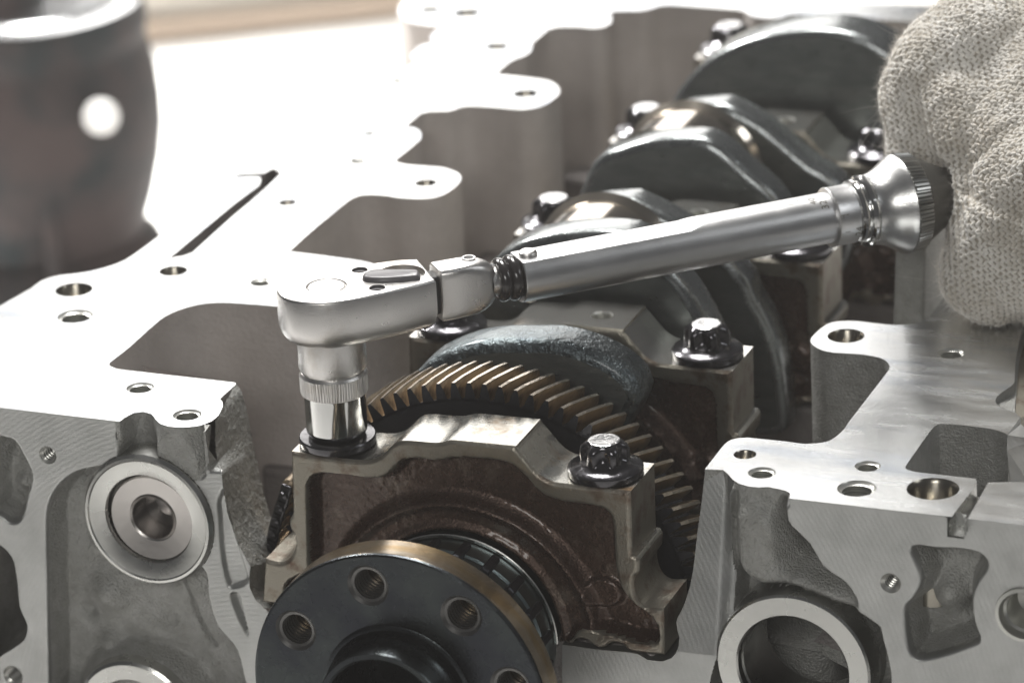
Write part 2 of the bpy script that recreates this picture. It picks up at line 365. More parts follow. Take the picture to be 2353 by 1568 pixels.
# left deck outline (photo traced, lies on z = 0)
L_out = [(-70, 935, 1)] + T('1', [(775, 1275, 1), (830, 1232), (900, 1195), (960, 1188), (1015, 1203), (1045, 1243), (1075, 1270), (1130, 1287), (1220, 1293), (1330, 1283), (1420, 1250), (1462, 1215),
    (1478, 1185), (1493, 1150), (1488, 1120), (1472, 1105), (1500, 1075, 1), (1580, 1005, 1), (1574, 994, 1), (780, 903), (730, 880), (732, 862), (860, 760), (1080, 565), (1200, 505), (1350, 465), (1500, 456), (1700, 468), (1840, 480)]) + \
    [(720, 712), (850, 718), (935, 700), (960, 665), (930, 640), (895, 622), (845, 603), (760, 590), (663, 578, 1)] + \
    T('a2', [(100, 1568), (330, 1375), (390, 1330), (440, 1308), (530, 1300), (640, 1308), (700, 1320), (870, 1328), (980, 1312), (1060, 1270), (1122, 1210), (1118, 1170), (1070, 1145), (1000, 1125), (870, 1115), (740, 1102), (675, 1080, 1),
    (850, 935), (858, 905), (848, 878), (820, 860), (750, 852, 1), (860, 755), (920, 743), (1050, 740), (1120, 715), (1200, 707), (1350, 715), (1540, 730), (1640, 715), (1720, 680), (1782, 625), (1783, 595), (1750, 560), (1690, 540), (1560, 522), (1400, 505),
    (1355, 493, 1), (1470, 400), (1540, 375), (1590, 345), (1602, 310), (1598, 290, 1), (1720, 190), (1780, 177), (1930, 178), (2010, 186), (2090, 175), (2130, 150), (2135, 120), (2112, 92, 1), (2160, 72)]) + \
    T('a3', [(560, 70), (620, 60), (700, 35), (780, 32), (1250, 68), (1290, 95), (1360, 115), (1420, 120), (1500, 115), (1560, 95), (1640, 92), (2350, 145, 1)]) + \
    [(2352, 62, 1), (2352, 20, 1)] + T('a3', [(2300, 30), (1500, -12), (1000, -40, 1)]) + [(1200, -45, 1), (1000, -30), (940, -12), (916, 18), (918, 34), (940, 50)] + \
    T('a2', [(900, 168), (1080, 182, 1), (1000, 192), (945, 222), (926, 262), (962, 296, 1), (880, 302), (825, 335), (795, 378), (835, 415, 1)]) + \
    [(905, 175), (880, 200), (862, 207), (870, 215), (858, 224), (800, 275), (700, 345), (640, 382, 1), (560, 392), (530, 404), (420, 500), (318, 578), (272, 605), (200, 625), (135, 633), (95, 645), (75, 660), (0, 702), (-70, 740, 1)]
L_slot = [(386, 594), (460, 532), (534, 470), (594, 425), (599, 412), (594, 406), (540, 408), (538, 402), (545, 399), (606, 397), (628, 385), (647, 398), (612, 432), (578, 462), (538, 495), (492, 536), (442, 581), (422, 588)]
LO = smooth(toZ(L_out), .03); LO[:, 1] = np.maximum(LO[:, 1], -.002); LS = smooth([tuple(p)+(1,) for p in toZ(L_slot)], .05)
hl = []
for p, r, th in deck_holes_L: hl.append((onZ(p), rad(r, p), th))
def front_edge(p, q): return p[1] < .32 and q[1] < .32 and p[0] < -.3 and not (p[0] > -.5 and p[1] > .2)
sheet(LO, [circle(c, r) for c, r, t in hl]+[LS], None, 'Z', wall=2.4, wmat=1, skip=front_edge).out('oil_pan_rail', [M['deck'], M['castwall_glare']], block, sharp=40)
V2, F2 = [], []
# slot walls
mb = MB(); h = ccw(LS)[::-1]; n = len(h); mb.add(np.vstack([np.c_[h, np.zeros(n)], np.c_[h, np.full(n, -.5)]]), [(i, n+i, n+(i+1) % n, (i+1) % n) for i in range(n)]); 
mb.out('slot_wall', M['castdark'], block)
for c, r, th in hl: hole_part(c, r, min(.45, r*6), thread=bool(th))

# left front face
def lumps(P, L_):
    d = np.zeros(len(P))
    for (cx, cz, r, h) in L_:
        q = np.hypot(P[:, 0]-cx, P[:, 1]-cz)/r; d += h*np.exp(-q*q*1.6)
    return d
ringL = onY((343, 1190)); 
frontL_edge = [p for p in smooth(toZ(L_out[:18]), .01, closed=False)]
feL = np.array(frontL_edge); feL = feL[(feL[:, 0] < -.30)]
def Lc(k, pts, step=.01): return smooth(toY(T(k, pts)), step)
pocketL = Lc('2', [(755, -60), (757, 60), (752, 145), (700, 165), (600, 180), (480, 212), (380, 290), (315, 400), (295, 520), (300, 900), (312, 1568), (320, 1750), (1640, 1750), (1580, 1568), (1520, 1350), (1400, 1200), (1345, 1020), (1312, 838), (1100, 700), (1200, 240), (1455, 205), (1450, 60), (1480, -120), (1000, -160)])
pk1 = Lc('2', [(-60, -10), (60, -10), (105, 15), (150, 90), (212, 230), (180, 380), (160, 470), (130, 530), (70, 545), (0, 500), (-60, 470)])
thru = Lc('2', [(-80, 670), (0, 680), (80, 765), (110, 900), (130, 1080), (172, 1180), (178, 1225), (150, 1300), (0, 1400), (-80, 1440)])
crescent1 = Lc('2', [(1400, 500), (1395, 400), (1430, 320), (1462, 300), (1500, 560), (1560, 760), (1600, 900), (1560, 945), (1470, 950), (1420, 760)])
crescent2 = Lc('2', [(1480, 1000), (1530, 990), (1560, 1080), (1600, 1240), (1590, 1262), (1530, 1150)])
bossbot = Lc('1', [(1040, 1200), (1040, 1400), (1065, 1560), (1090, 1625), (1160, 1660), (1260, 1670), (1370, 1650), (1440, 1640), (1475, 1640), (1560, 1640), (1640, 1400), (1640, 1000), (1040, 1000)])
zt = -.002
strip_in = [(-.405, zt), (-.400, -.08), (-.392, -.178), (-.345, -.186)] + [onY(p) for p in [(510, 1088), (517, 1150), (527, 1195), (548, 1250), (575, 1300), (572, 1330), (574, 1350), (585, 1375), (606, 1395)]]
outL = [onY((-70, 935)), (feL[0][0], 0)]
OUTL = [(-1.55, zt)] + [(x, zt) for x in np.arange(-1.5, strip_in[0][0]-.02, .02)] + [(strip_in[0][0], zt)] + strip_in[1:] + [(-.10, -.90), (-.10, -1.45), (-1.55, -1.45)]
OUTL = smooth([tuple(p)+(1,) for p in OUTL], .02)
holeL1 = [(onY((110, 1045)), rad(23, (110, 1045))), (onY((30, 1551)), .05)]
def edgeY(x, fe):
    o = np.argsort(fe[:, 0]); return np.interp(x, fe[o, 0], fe[o, 1])
# deck outline front y per x (minimum y branch)
def fnL(P):
    x, z = P[:, 0], P[:, 1]; n = len(P); d = np.zeros(n); m = np.zeros(n, int)
    sp = sdf(P, pocketL); inP = ss(-sp, -.004, .035)
    floor = .16 + .02*vnoise(x, z, 6)
    c = lambda a, b: onY(T('2', [(a, b)])[0])
    q = [c(640, 1050)+(.12, -.10), c(640, 1385)+(.075, -.075), c(550, 735)+(.05, -.07), c(1180, 1000)+(.10, -.05), c(880, 1300)+(.16, -.04), c(420, 300)+(.09, .03), c(470, 1200)+(.05, .05), c(1000, 1250)+(.05, .03)]
    floor = floor+lumps(P, q)
    # groove line between lumps
    g = pdist(P, smooth(toY(T('2', [(1080, 930), (1120, 1050), (1180, 1250), (1280, 1420)])), .02, closed=False), False); floor += .03*np.exp(-(g/.012)**2)
    # bottom ring blend
    rb = np.hypot(x-c(880, 1790)[0], z-c(880, 1790)[1]); floor = np.where(rb < .36, np.minimum(floor, .02+ss(rb, .27, .36)*.14), floor)
    d = inP*floor; m[inP > .25] = 1
    # notch in the deck and boss column beneath it
    ye = edgeY(x, feL); ye = np.where((x > feL[:, 0].max()) | (x < feL[:, 0].min()), 0, ye)
    sb = sdf(P, bossbot); xa = onY(T('1', [(775, 1290)])[0])[0]; xb = onY(T('1', [(1045, 1290)])[0])[0]; xe = strip_in[0][0]
    notch = (x > xa) & (x < xe)
    col_y = np.where(notch, np.maximum(ye, .0), 0)
    bot = ss(z, -.24, -.10)                      # column only near the deck
    zc = onY((300, 1035))[1]
    colz = ss(z, zc-.03, zc+.06)
    nd = np.where((x > xa) & (x <= xb), np.maximum(col_y*colz+.10*(1-colz)+.0, 0), 0)
    isn = (x > xa) & (x <= xb) & (z > zc-.06)
    d = np.where(isn, np.maximum(col_y, d*0+.0)*colz+(1-colz)*np.minimum(d, .12), d); m[isn] = 1
    zb = -.258+.075*np.clip((np.abs(x+.535)/.135), 0, 1.15)**3
    tcol = ss(z-zb, -.012, .045)*ss(x, -.672, -.640)
    by = np.minimum(ye, .004+5.5*np.maximum(x+.545, 0)**2+(x < -.545)*9)-.045*ss(-z, .0, .16)
    d = d*(1-tcol)+tcol*by; m[tcol > .3] = 1
    # left cast pocket
    s1 = sdf(P, pk1); t = ss(-s1, -.003, .05); d = np.maximum(d, t*(.14+lumps(P, [c(90, 330)+(.05, -.05), c(30, 150)+(.05, .05)]))); m[t > .3] = 1
    for cr, dp in ((crescent1, .022), (crescent2, .035)):
        s = sdf(P, cr); d = d+dp*ss(-s, -.004, .02)
    # lathe seats
    rr = np.hypot(x-ringL[0], z-ringL[1]); d = np.where(rr < .312, .05, d)
    d += np.where(m == 1, .0022*vnoise(x, z, 80)+.002*vnoise(x, z, 30), 0)
    return d, m
sheet(OUTL, [thru, circle(ringL, .20, 60)]+[circle(c, r) for c, r in holeL1], fnL, 'Y', pitch=.0058, wall=None, hwall=.5).out('front_face', [M['mach'], M['cast']], block, sharp=60)
for c, r in holeL1: hole_part(c, r, .14, 'Y', chamfer=.24, pit=.02)
V, F = lathe([(.318, -.10), (.312, .012), (.300, .028), (.288, .030), (.282, .024), (.245, .019), (.212, .008), (.207, -.002), (.205, -.05)], (ringL[0], 0, ringL[1]), AXY, 96)
mesh('boss_ring', V, F, M['ringm'], block, sharp=30)
V, F = lathe([(.205, -.05), (.203, -.016), (.196, -.008), (.114, -.020), (.104, -.028), (.100, -.02), (.100, -.16), (.07, -.20), (.001, -.21)], (ringL[0]+.008, 0, ringL[1]-.004), AXY, 96)
mesh('steel_bush', V, F, M['plug'], block, sharp=30)
c2 = onY(T('2', [(880, 1790)])[0])
V, F = lathe([(.30, -.08), (.285, .01), (.27, .02), (.20, .02), (.185, .0), (.185, -.4), (.001, -.4)], (c2[0], 0, c2[1]), AXY, 80)
mesh('lower_bore_ring', V, F, M['ringm'], block, sharp=30)
# crankcase side of the front web: rough cast wall facing the crank
fr = None
bk = smooth([onY(p, .52) for p in [(541, 881), (552, 893), (566, 940), (578, 1000), (590, 1060), (606, 1130), (622, 1185), (642, 1235), (650, 1300), (650, 1400)]], .02, closed=False)
def resample(P, n):
    s = np.r_[0, np.cumsum(np.linalg.norm(np.diff(P, axis=0), axis=1))]; t = np.linspace(0, s[-1], n); return np.c_[np.interp(t, s, P[:, 0]), np.interp(t, s, P[:, 1])]
def loft2(P0, y0, P1, y1, n, m, nz=.0):
    A = resample(np.array(P0), n); B = resample(np.array(P1), n); V = []
    for j in range(m+1):
        t = j/m
        for i in range(n):
            q = A[i]*(1-t)+B[i]*t; q = q+nz*np.array([vnoise([q[0]+y0+t], [q[1]], 40)[0], 0]); V.append((q[0], y0*(1-t)+y1*t, q[1]))
    F = [(j*n+i, j*n+i+1, (j+1)*n+i+1, (j+1)*n+i) for j in range(m) for i in range(n-1)]
    return V, F
def resample3(P, n):
    P = np.array(P, float); s_ = np.r_[0, np.cumsum(np.linalg.norm(np.diff(P, axis=0), axis=1))]; t = np.linspace(0, s_[-1], n); return np.c_[[np.interp(t, s_, P[:, k]) for k in range(3)]].T
f3 = [(-.407, .112, -.001), (-.405, .09, -.09), (-.392, .064, -.178), (-.345, .0, -.186)] + [(p[0], 0, p[1]) for p in strip_in[4:]]
A3 = resample3(f3, 170); B3 = resample3([(p[0], .52, p[1]) for p in bk], 170); nn = 170; mm_ = 70
V = []
for j in range(mm_+1):
    t = j/mm_; Q = A3*(1-t)+B3*t; e_ = math.sin(math.pi*t)
    Q[:, 0] += .006*vnoise(Q[:, 1]+Q[:, 2]*.3, Q[:, 2], 45)+.003*vnoise(Q[:, 1], Q[:, 2], 110)+.012*e_*vnoise(Q[:, 1], Q[:, 2], 6); V += [tuple(q) for q in Q]
F = [(j*nn+i, j*nn+i+1, (j+1)*nn+i+1, (j+1)*nn+i) for j in range(mm_) for i in range(nn-1)]
mesh('crankcase_wall', V, F, M['cast'], block, sharp=0)
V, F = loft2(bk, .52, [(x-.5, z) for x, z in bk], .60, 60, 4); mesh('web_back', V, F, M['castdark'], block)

# right deck
R_in = [(1619, 1077, 1)] + T('5', [(1740, 822), (1792, 788), (1850, 775), (1920, 772), (2000, 780), (2240, 803)]) + T('7', [(130, 1333), (400, 1360), (560, 1380), (650, 1376), (740, 1360), (800, 1325), (860, 1270), (900, 1212), (1190, 835), (1213, 795), (1190, 750), (1130, 720), (1000, 697), (790, 682), (700, 665), (640, 635), (605, 600), (612, 570), (680, 502), (750, 458), (830, 443), (950, 441), (1200, 468), (1330, 470), (1430, 455), (1510, 415), (1590, 310), (1700, 180)]) + \
    [(2290, 600), (2420, 640, 1), (2352, 748)] + T('b6', [(835, 500), (822, 690), (790, 720), (730, 760), (690, 795), (677, 830), (710, 870), (780, 905), (830, 918, 1), (870, 950, 1), (770, 1085, 1)]) + T('b6', [(755, 1150), (765, 1195), (800, 1215, 1)])
R_pocket_edge = T('b6', [(770, 1085), (700, 1055), (600, 1035), (500, 1022), (350, 1006), (250, 1004), (215, 1018), (185, 1050), (0, 1310), (-15, 1338), (5, 1355), (60, 1370)])
# the pocket is open toward the slot, so the outline runs round it
R_out = R_in[:-3] + [R_pocket_edge[0]+(1,)] + R_pocket_edge[1:] + T('6', [(2030, 200, 1), (2036, 236, 1), (1848, 483, 1), (755, 362, 1), (783, 320), (785, 298), (755, 280), (700, 267), (640, 255), (570, 258), (500, 250), (440, 232), (400, 205), (365, 165), (336, 141, 1), (218, 125, 1)])
RO = smooth(toZ(R_out[:-1]), .025); RO[:, 1] = np.maximum(RO[:, 1], -.002)
hr = [(onZ(p), rad(r, p), th) for p, r, th in deck_holes_R]
def front_edge_R(p, q): return (p[1] < .17 and q[1] < .17) or (p[0] > 2.85 and min(p[1], q[1]) < .3)
sheet(RO, [circle(c, r, 48) for c, r, t in hr], None, 'Z', wall=2.4, skip=front_edge_R).out('oil_pan_rail', [M['deck'], M['cast']], block, sharp=40)
for c, r, th in hr: hole_part(c, r, min(.5, r*5), thread=bool(th), chamfer=.14)
# plate right of the slot
R2 = toZ(T('6', [(1952, 504, 1), (2112, 225, 1), (2240, 222, 1), (2900, 215, 1), (2900, 590, 1)]))
R2a = np.array([p[:2] for p in R2]); R2a[:, 1] = np.maximum(R2a[:, 1], -.002)
sheet(R2a, [], None, 'Z', wall=.06).out('oil_pan_rail', [M['deck'], M['mach']], block)
# slot channel
s0 = [onZ(p) for p in T('6', [(1848, 483), (2036, 236), (2112, 225), (1952, 504)])]
zc = -.06
V = [(*s0[0], 0), (*s0[1], 0), (*s0[2], 0), (*s0[3], 0)]; V += [(x, y, zc) for x, y, z in V[:4]]; V += [(V[4][0], V[4][1]-.0, zc), (V[7][0], V[7][1], zc)]
mesh('oil_slot', V[:8], [(0, 1, 5, 4), (4, 5, 6, 7), (7, 6, 2, 3)], M['ringm'], block, smooth_=False)
# pocket floor and its rough walls come from the skirt; sloping faces at the far right
pf = [onZ(p, -.0) for p in T('b6', [(770, 1085), (870, 955), (1000, 800), (1200, 900), (1050, 1420), (795, 1425), (765, 1200)])]; pf = [(x, max(y, .42)) for x, y in pf]
V = [(*pf[0], -.002), (*pf[1], -.03), (pf[2][0], pf[2][1], -.2), (pf[3][0], pf[3][1], -.35), (pf[4][0], pf[4][1], -.12), (*pf[5], -.02), (*pf[6], -.002)]
mesh('drain_lip', V, [(0, 6, 5, 4, 3, 2, 1)[::-1]], M['mach'], block, smooth_=False)
# rough rear wall of the right pocket: skirt covers it; add the cast outer ledge
led = [onZ(p, -.03) for p in [(2370, 745), (2336, 830), (2331, 880), (2320, 940), (2336, 960), (2352, 975), (2420, 940), (2420, 745)]]
led2 = T('b6', [(905, 240), (880, 400), (850, 560), (838, 700), (828, 820), (832, 930), (860, 960)])
V, F = loft2([onZ(p, -.03) for p in T('b6', [(900, 240), (836, 500), (820, 690), (700, 770), (675, 830), (700, 865), (780, 905), (832, 920)])], 0, [onZ(p, -.03) for p in T('b6', [(930, 240), (858, 500), (845, 640), (838, 740), (830, 800), (828, 850), (829, 890), (833, 925)])], 1, 24, 4)
V = [(x, z, -.03-.02*y) for x, y, z in V]; mesh('cast_ledge', V, F, M['cast'], block)
pr_ = [onZ(p, -.05) for p in T('b6', [(925, 240), (856, 500), (840, 740), (830, 925), (870, 960), (1000, 900), (1100, 240)])]
V = [(x, y, -.05) for x, y in pr_]+[(x, y, -.9) for x, y in pr_]; n = len(pr_)
mesh('side_cover_flange', V, [tuple(range(n))[::-1]]+[(i, (i+1) % n, n+(i+1) % n, n+i) for i in range(n)], M['capface'], block, smooth_=False)

# right front face
feR = smooth(toZ(T('6', [(218, 125, 1), (336, 141, 1), (365, 165), (400, 205), (440, 232), (500, 250), (570, 258), (640, 255), (700, 267), (755, 280), (785, 298), (783, 320), (755, 362, 1)])), .006, closed=False)
x6 = lambda a, b: onY(T('6', [(a, b)])[0])
ringR = onY((1824, 1531))
yR = lambda Y_: .20*max(0, min(1, (1500-Y_)/422))
def x6s(a, b):
    q = T('6', [(a, b)])[0]; return onY(q, yR(q[1]))
silR = [x6s(*p) for p in [(200, 300), (185, 420), (165, 560), (150, 700), (135, 820), (115, 920), (85, 1020), (60, 1080), (32, 1130), (25, 1160), (32, 1210), (44, 1260), (40, 1320), (20, 1370), (-10, 1400), (-60, 1420)]]
silR += [onY(T('b2', [(p)])[0]) for p in [(2130, 798), (2060, 790), (2010, 760), (1960, 750), (1800, 735), (1602, 708)]]
xs = RO[:, 0].min()
OUTR = silR + [(1.19, -1.5), (3.9, -1.5), (3.9, zt)] + [(x, zt) for x in np.arange(3.85, xs+.02, -.03)] + [(xs+.002, zt)]
OUTR = smooth([tuple(p) + ((1,) if True else ()) for p in OUTR], .02)
castcol = Lc('6', [(336, 60), (338, 300), (345, 600), (358, 800), (366, 860), (372, 1100), (375, 1135), (420, 1060), (510, 965), (600, 945), (720, 940), (900, 985), (1050, 1050), (1240, 1120), (1400, 1210), (1400, 1650), (1600, 1750), (2000, 1750), (1392, 1568), (1392, 1210), (1330, 1150), (1245, 1080), (1243, 1030), (1200, 950), (1150, 890), (1040, 815), (990, 765), (930, 655), (850, 570), (775, 490), (760, 380), (765, 200), (600, 50)])
castcol = Lc('6', [(336, 60), (338, 300), (345, 600), (358, 800), (366, 860), (372, 1100), (375, 1160), (300, 1700), (1392, 1700), (1392, 1210), (1330, 1150), (1245, 1085), (1243, 1030), (1200, 950), (1150, 890), (1040, 815), (990, 765), (930, 655), (850, 570), (775, 490), (760, 380), (765, 200), (600, 50)])
pk2 = Lc('6', [(1590, 690), (1600, 655), (1650, 645), (1760, 660), (1900, 665), (2000, 680), (2070, 705), (2112, 760), (2105, 810), (2050, 890), (2015, 980), (2012, 1080), (2030, 1180), (2062, 1265), (2050, 1300), (1950, 1340), (1800, 1390), (1670, 1418), (1610, 1400), (1570, 1330), (1550, 1200), (1548, 1060), (1600, 1000), (1640, 930), (1650, 860), (1620, 760)])
colR = Lc('6', [(344, 60), (346, 500), (352, 700), (380, 800), (440, 880), (520, 925), (640, 925), (720, 880), (750, 780), (730, 600), (715, 450), (770, 360), (790, 300), (790, 60)])
ridge = smooth([x6(*p) for p in [(600, 880), (720, 900), (850, 930), (1000, 985), (1130, 1030), (1230, 1060)]], .02, closed=False)
hollow = Lc('6', [(720, 400), (745, 420), (770, 520), (850, 600), (925, 690), (985, 780), (960, 810), (860, 800), (790, 760), (740, 640), (715, 500)])
bigR = x6(2352, 1110)
def fnR(P):
    x, z = P[:, 0], P[:, 1]; n = len(P); m = np.zeros(n, int)
    s = sdf(P, castcol); t = ss(-s, -.003, .03); rr = np.hypot(x-ringR[0], z-ringR[1])
    floor = .20+.02*vnoise(x, z, 5)
    g = pdist(P, ridge, False); floor -= .17*np.exp(-(g/.065)**2)
    sh = sdf(P, hollow); floor += .22*ss(-sh, -.02, .05)
    sc = sdf(P, colR); tc_ = ss(-sc, -.05, .06)
    ye = edgeY(x, feR); x0 = x6(336, 141)[0]; x1 = x6(785, 300)[0]
    # column: rounded section following the deck outline near the top
    u = np.clip((x-x0)/(x1-x0), 0, 1); coly = .015+.11*(2*u-1)**2*ss(u, .4, .6)+.05*(1-ss(u, 0, .25))
    top = ss(z, -.16, -.02); coly = coly*(1-top)+np.maximum(ye, 0)*top
    floor = floor*(1-tc_)+coly*tc_
    floor += .06*ss(rr, .33, .5)*0
    low = (z < x6(500, 820)[1]) & (x < x6(560, 900)[0])
    d = t*floor; m[t > .3] = 1
    d = np.where((z > -.05) & (x > x0) & (x < x1+.01), np.maximum(ye, 0)*ss(z, -.05, -.01)+d*(1-ss(z, -.05, -.01)), d)
    zlo = onY((1600, 1500))[1]; d = np.where((x < x0+.03) & (t < .3), .20*np.clip(1-z/zlo, 0, 1), d)
    # left strip is a shallow fillet
    d += .03*ss(x, x6(250, 600)[0], x6(345, 600)[0])*(t < .1)*(z < -.01)*(x < x0+.02)
    s2 = sdf(P, pk2); t2 = ss(-s2, -.004, .055)
    q = [x6(1800, 1050)+(.10, -.10), x6(1650, 800)+(.07, -.09), x6(1950, 1180)+(.06, .08), x6(1650, 700)+(.06, .03)]
    d = np.maximum(d, t2*(.19+lumps(P, q))); m[t2 > .3] = 1
    d = np.where(rr < .342, .06, d)
    rb = np.hypot(x-bigR[0], z-bigR[1]); 
    # slot notch
    xa, xb = x6(1843, 500)[0], x6(1952, 520)[0]; zb = x6(1900, 590)[1]
    d = np.where((x > xa) & (x < xb) & (z > zb), .05, d)
    d += np.where(m == 1, .003*vnoise(x, z, 75)+.002*vnoise(x, z, 30), 0)
    return d, m
hR1 = [(x6(1458, 900), rad(27, (2045, 1338)))]
sheet(OUTR, [circle(ringR, .24, 64), circle(bigR, .118, 48)]+[circle(c, r) for c, r in hR1], fnR, 'Y', pitch=.0062, wall=.30, wmat=0, skip=lambda p, q: p[1] > -.012 and q[1] > -.012).out('front_face', [M['mach'], M['cast']], block, sharp=60)
for c, r in hR1: hole_part(c, r, .14, 'Y', chamfer=.28, pit=.02)
V, F = lathe([(.345, -.12), (.338, .010), (.330, .022), (.250, .024), (.243, .016), (.240, -.02), (.233, -.03), (.233, -.34), (.245, -.35)], (ringR[0], 0, ringR[1]), AXY, 96)
mesh('bore_ring', V, F, M['ringm'], block, sharp=30)
V, F = lathe([(.125, -.02), (.120, .012), (.105, .014), (.098, 0), (.096, -.03), (.085, -.04), (.083, -.12), (.07, -.16), (.001, -.18)], (bigR[0], 0, bigR[1]), AXY, 64)
mesh('oil_plug_seat', V, F, M['thread'], block, sharp=30)
# inside of the right bore: cast web with a bright rough edge
e1 = [onY(p, .55) for p in T('6', [(560, 1225), (620, 1240), (760, 1262), (900, 1285), (1000, 1305), (1100, 1350), (1200, 1400)])]
e2 = [onY(p, .55) for p in T('6', [(560, 1255), (620, 1270), (760, 1292), (900, 1320), (1000, 1338), (1080, 1395), (1200, 1460)])]
V, F = loft2(e1, .55, e2, .52, 60, 6, .02); mesh('bore_web_edge', V, F, M['cast'], block)
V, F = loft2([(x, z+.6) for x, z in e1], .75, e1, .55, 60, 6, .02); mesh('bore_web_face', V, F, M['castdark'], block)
# parting face of the block below the front cap
c = [(1.19, -.812), (1.70, -.812)]
# inner bulkheads between the bays and the closed floor
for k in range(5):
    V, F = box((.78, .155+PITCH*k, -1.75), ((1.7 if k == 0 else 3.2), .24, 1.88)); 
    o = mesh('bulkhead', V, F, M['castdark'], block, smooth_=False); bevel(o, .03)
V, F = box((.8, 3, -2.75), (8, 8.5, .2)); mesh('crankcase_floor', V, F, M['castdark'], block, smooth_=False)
# far right inner wall behind the glove
for (p1, p2, yy) in (((2070, 590), (2150, 590), 3.6),):
    q1 = onY((2062, 575), 2.4); q2 = onY((2110, 740), 2.4); q3 = onY((2038, 740), 2.4); q4 = onY((2085, 520), 2.4)
    V = [(q1[0], 2.4, q1[1]+.3), (q1[0]+.14, 2.4, q1[1]+.3), (q2[0], 2.4, q2[1]-.5), (q3[0], 2.4, q3[1]-.5)]; V += [(x+.02, y+.3, z) for x, y, z in V]
    o = mesh('cast_rib', V, [(0, 3, 2, 1), (4, 5, 6, 7), (0, 1, 5, 4), (1, 2, 6, 5), (2, 3, 7, 6), (3, 0, 4, 7)], M['cast'], block, smooth_=False); bevel(o, .02)

# ------------------------------------------------------------------ main bearing caps
CXc, CZc, BR = .737, -.815, .460
top_a = T('3', [(378, 775, 1), (700, 820), (880, 834), (955, 818), (1005, 785), (1050, 738), (1095, 710), (1150, 703), (1350, 718), (1410, 708), (1440, 700), (1475, 700, 1), (1880, 740, 1)]) + T('5', [(140, 862, 1), (220, 955), (300, 1048), (360, 1092), (430, 1120), (520, 1133), (1015, 1190, 1)])
rt = T('b2', [(1975, 235, 1), (1998, 242), (2012, 262), (2008, 330), (1988, 345), (1982, 380), (1992, 440), (2020, 490), (2060, 515), (2143, 520, 1), (2147, 768, 1), (2060, 762), (1990, 752), (1950, 740), (1930, 715), (1895, 703), (1855, 706), (1830, 725), (1800, 732), (1765, 715), (1735, 690), (1700, 680), (1670, 685), (1650, 708), (1602, 707, 1)])
lf = T('4', [(205, 1300, 1), (205, 742, 1), (300, 766), (350, 752), (395, 700), (408, 650), (408, 600), (398, 568), (376, 545), (368, 520), (370, 475), (385, 450), (390, 425)])
cap_pts = toY(top_a+rt)
arc = [(CXc+BR*math.cos(a), CZc+BR*math.sin(a)) for a in np.linspace(0, math.pi, 40)]
lfw = toY(lf); lfw[0] = (lfw[0][0], -.80, 1)
cap_loop = smooth(cap_pts[:-1]+[(CXc+BR, -.807, 1)], .015, closed=False)
cap_loop = np.vstack([cap_loop[:-1], np.array(arc), smooth([(CXc-BR, -.807, 1)]+lfw+[toY(T('3', [(378, 775, 1)]))[0]], .015, closed=False)[1:-1]])
rec = smooth(toY(T('3', [(500, 1700), (492, 1300), (485, 1010), (495, 960), (530, 925), (600, 913), (750, 925), (900, 945), (1000, 935), (1060, 890), (1110, 838), (1160, 817), (1250, 815), (1350, 830), (1420, 820), (1460, 808), (1700, 818), (1850, 850), (1950, 930), (2020, 1010), (2080, 1060), (2180, 1095)]) +
   T('5', [(530, 1265), (700, 1285), (800, 1308), (850, 1340), (880, 1390), (890, 1460)]) + T('b2', [(1885, 200), (1895, 320), (1925, 410), (1990, 490), (2060, 540), (2110, 600), (2115, 700), (1990, 700), (1850, 660), (1700, 640), (1640, 700)])) + [(CXc+.2, -.9), (CXc-.3, -.9), (-.03, -.83), (-.08, -.70), (.05, -.62)], .015)
def fnC(P):
    x, z = P[:, 0], P[:, 1]; s = sdf(P, rec); t = ss(-s, -.006, .035); r = np.hypot(x-CXc, z-CZc)
    rq = np.hypot(x-.745, z+.85); RB = .617
    fl = .092 - .040*(1-ss(rq, RB-.005, RB+.065))
    fl = fl - .026*np.exp(-((rq-RB)/.022)**2)*(x < 1.36)
    fl = fl-.018*(1-ss(r, BR+.015, BR+.05))
    d = t*fl; m = (t > .35).astype(int)
    e = pdist(P, cap_loop); d = d+.014*(1-np.clip(e/.016, 0, 1))**2
    pad = np.hypot(x-onY(T('b2', [(1795, 465)])[0])[0], (z-onY(T('b2', [(1795, 465)])[0])[1])*1.3); d -= .03*(1-ss(pad, .07, .10))*t
    d += .003*vnoise(x, z, 50)*t
    return d, m
CT = .306
GRP_C = 'main bearing caps along the crankshaft'
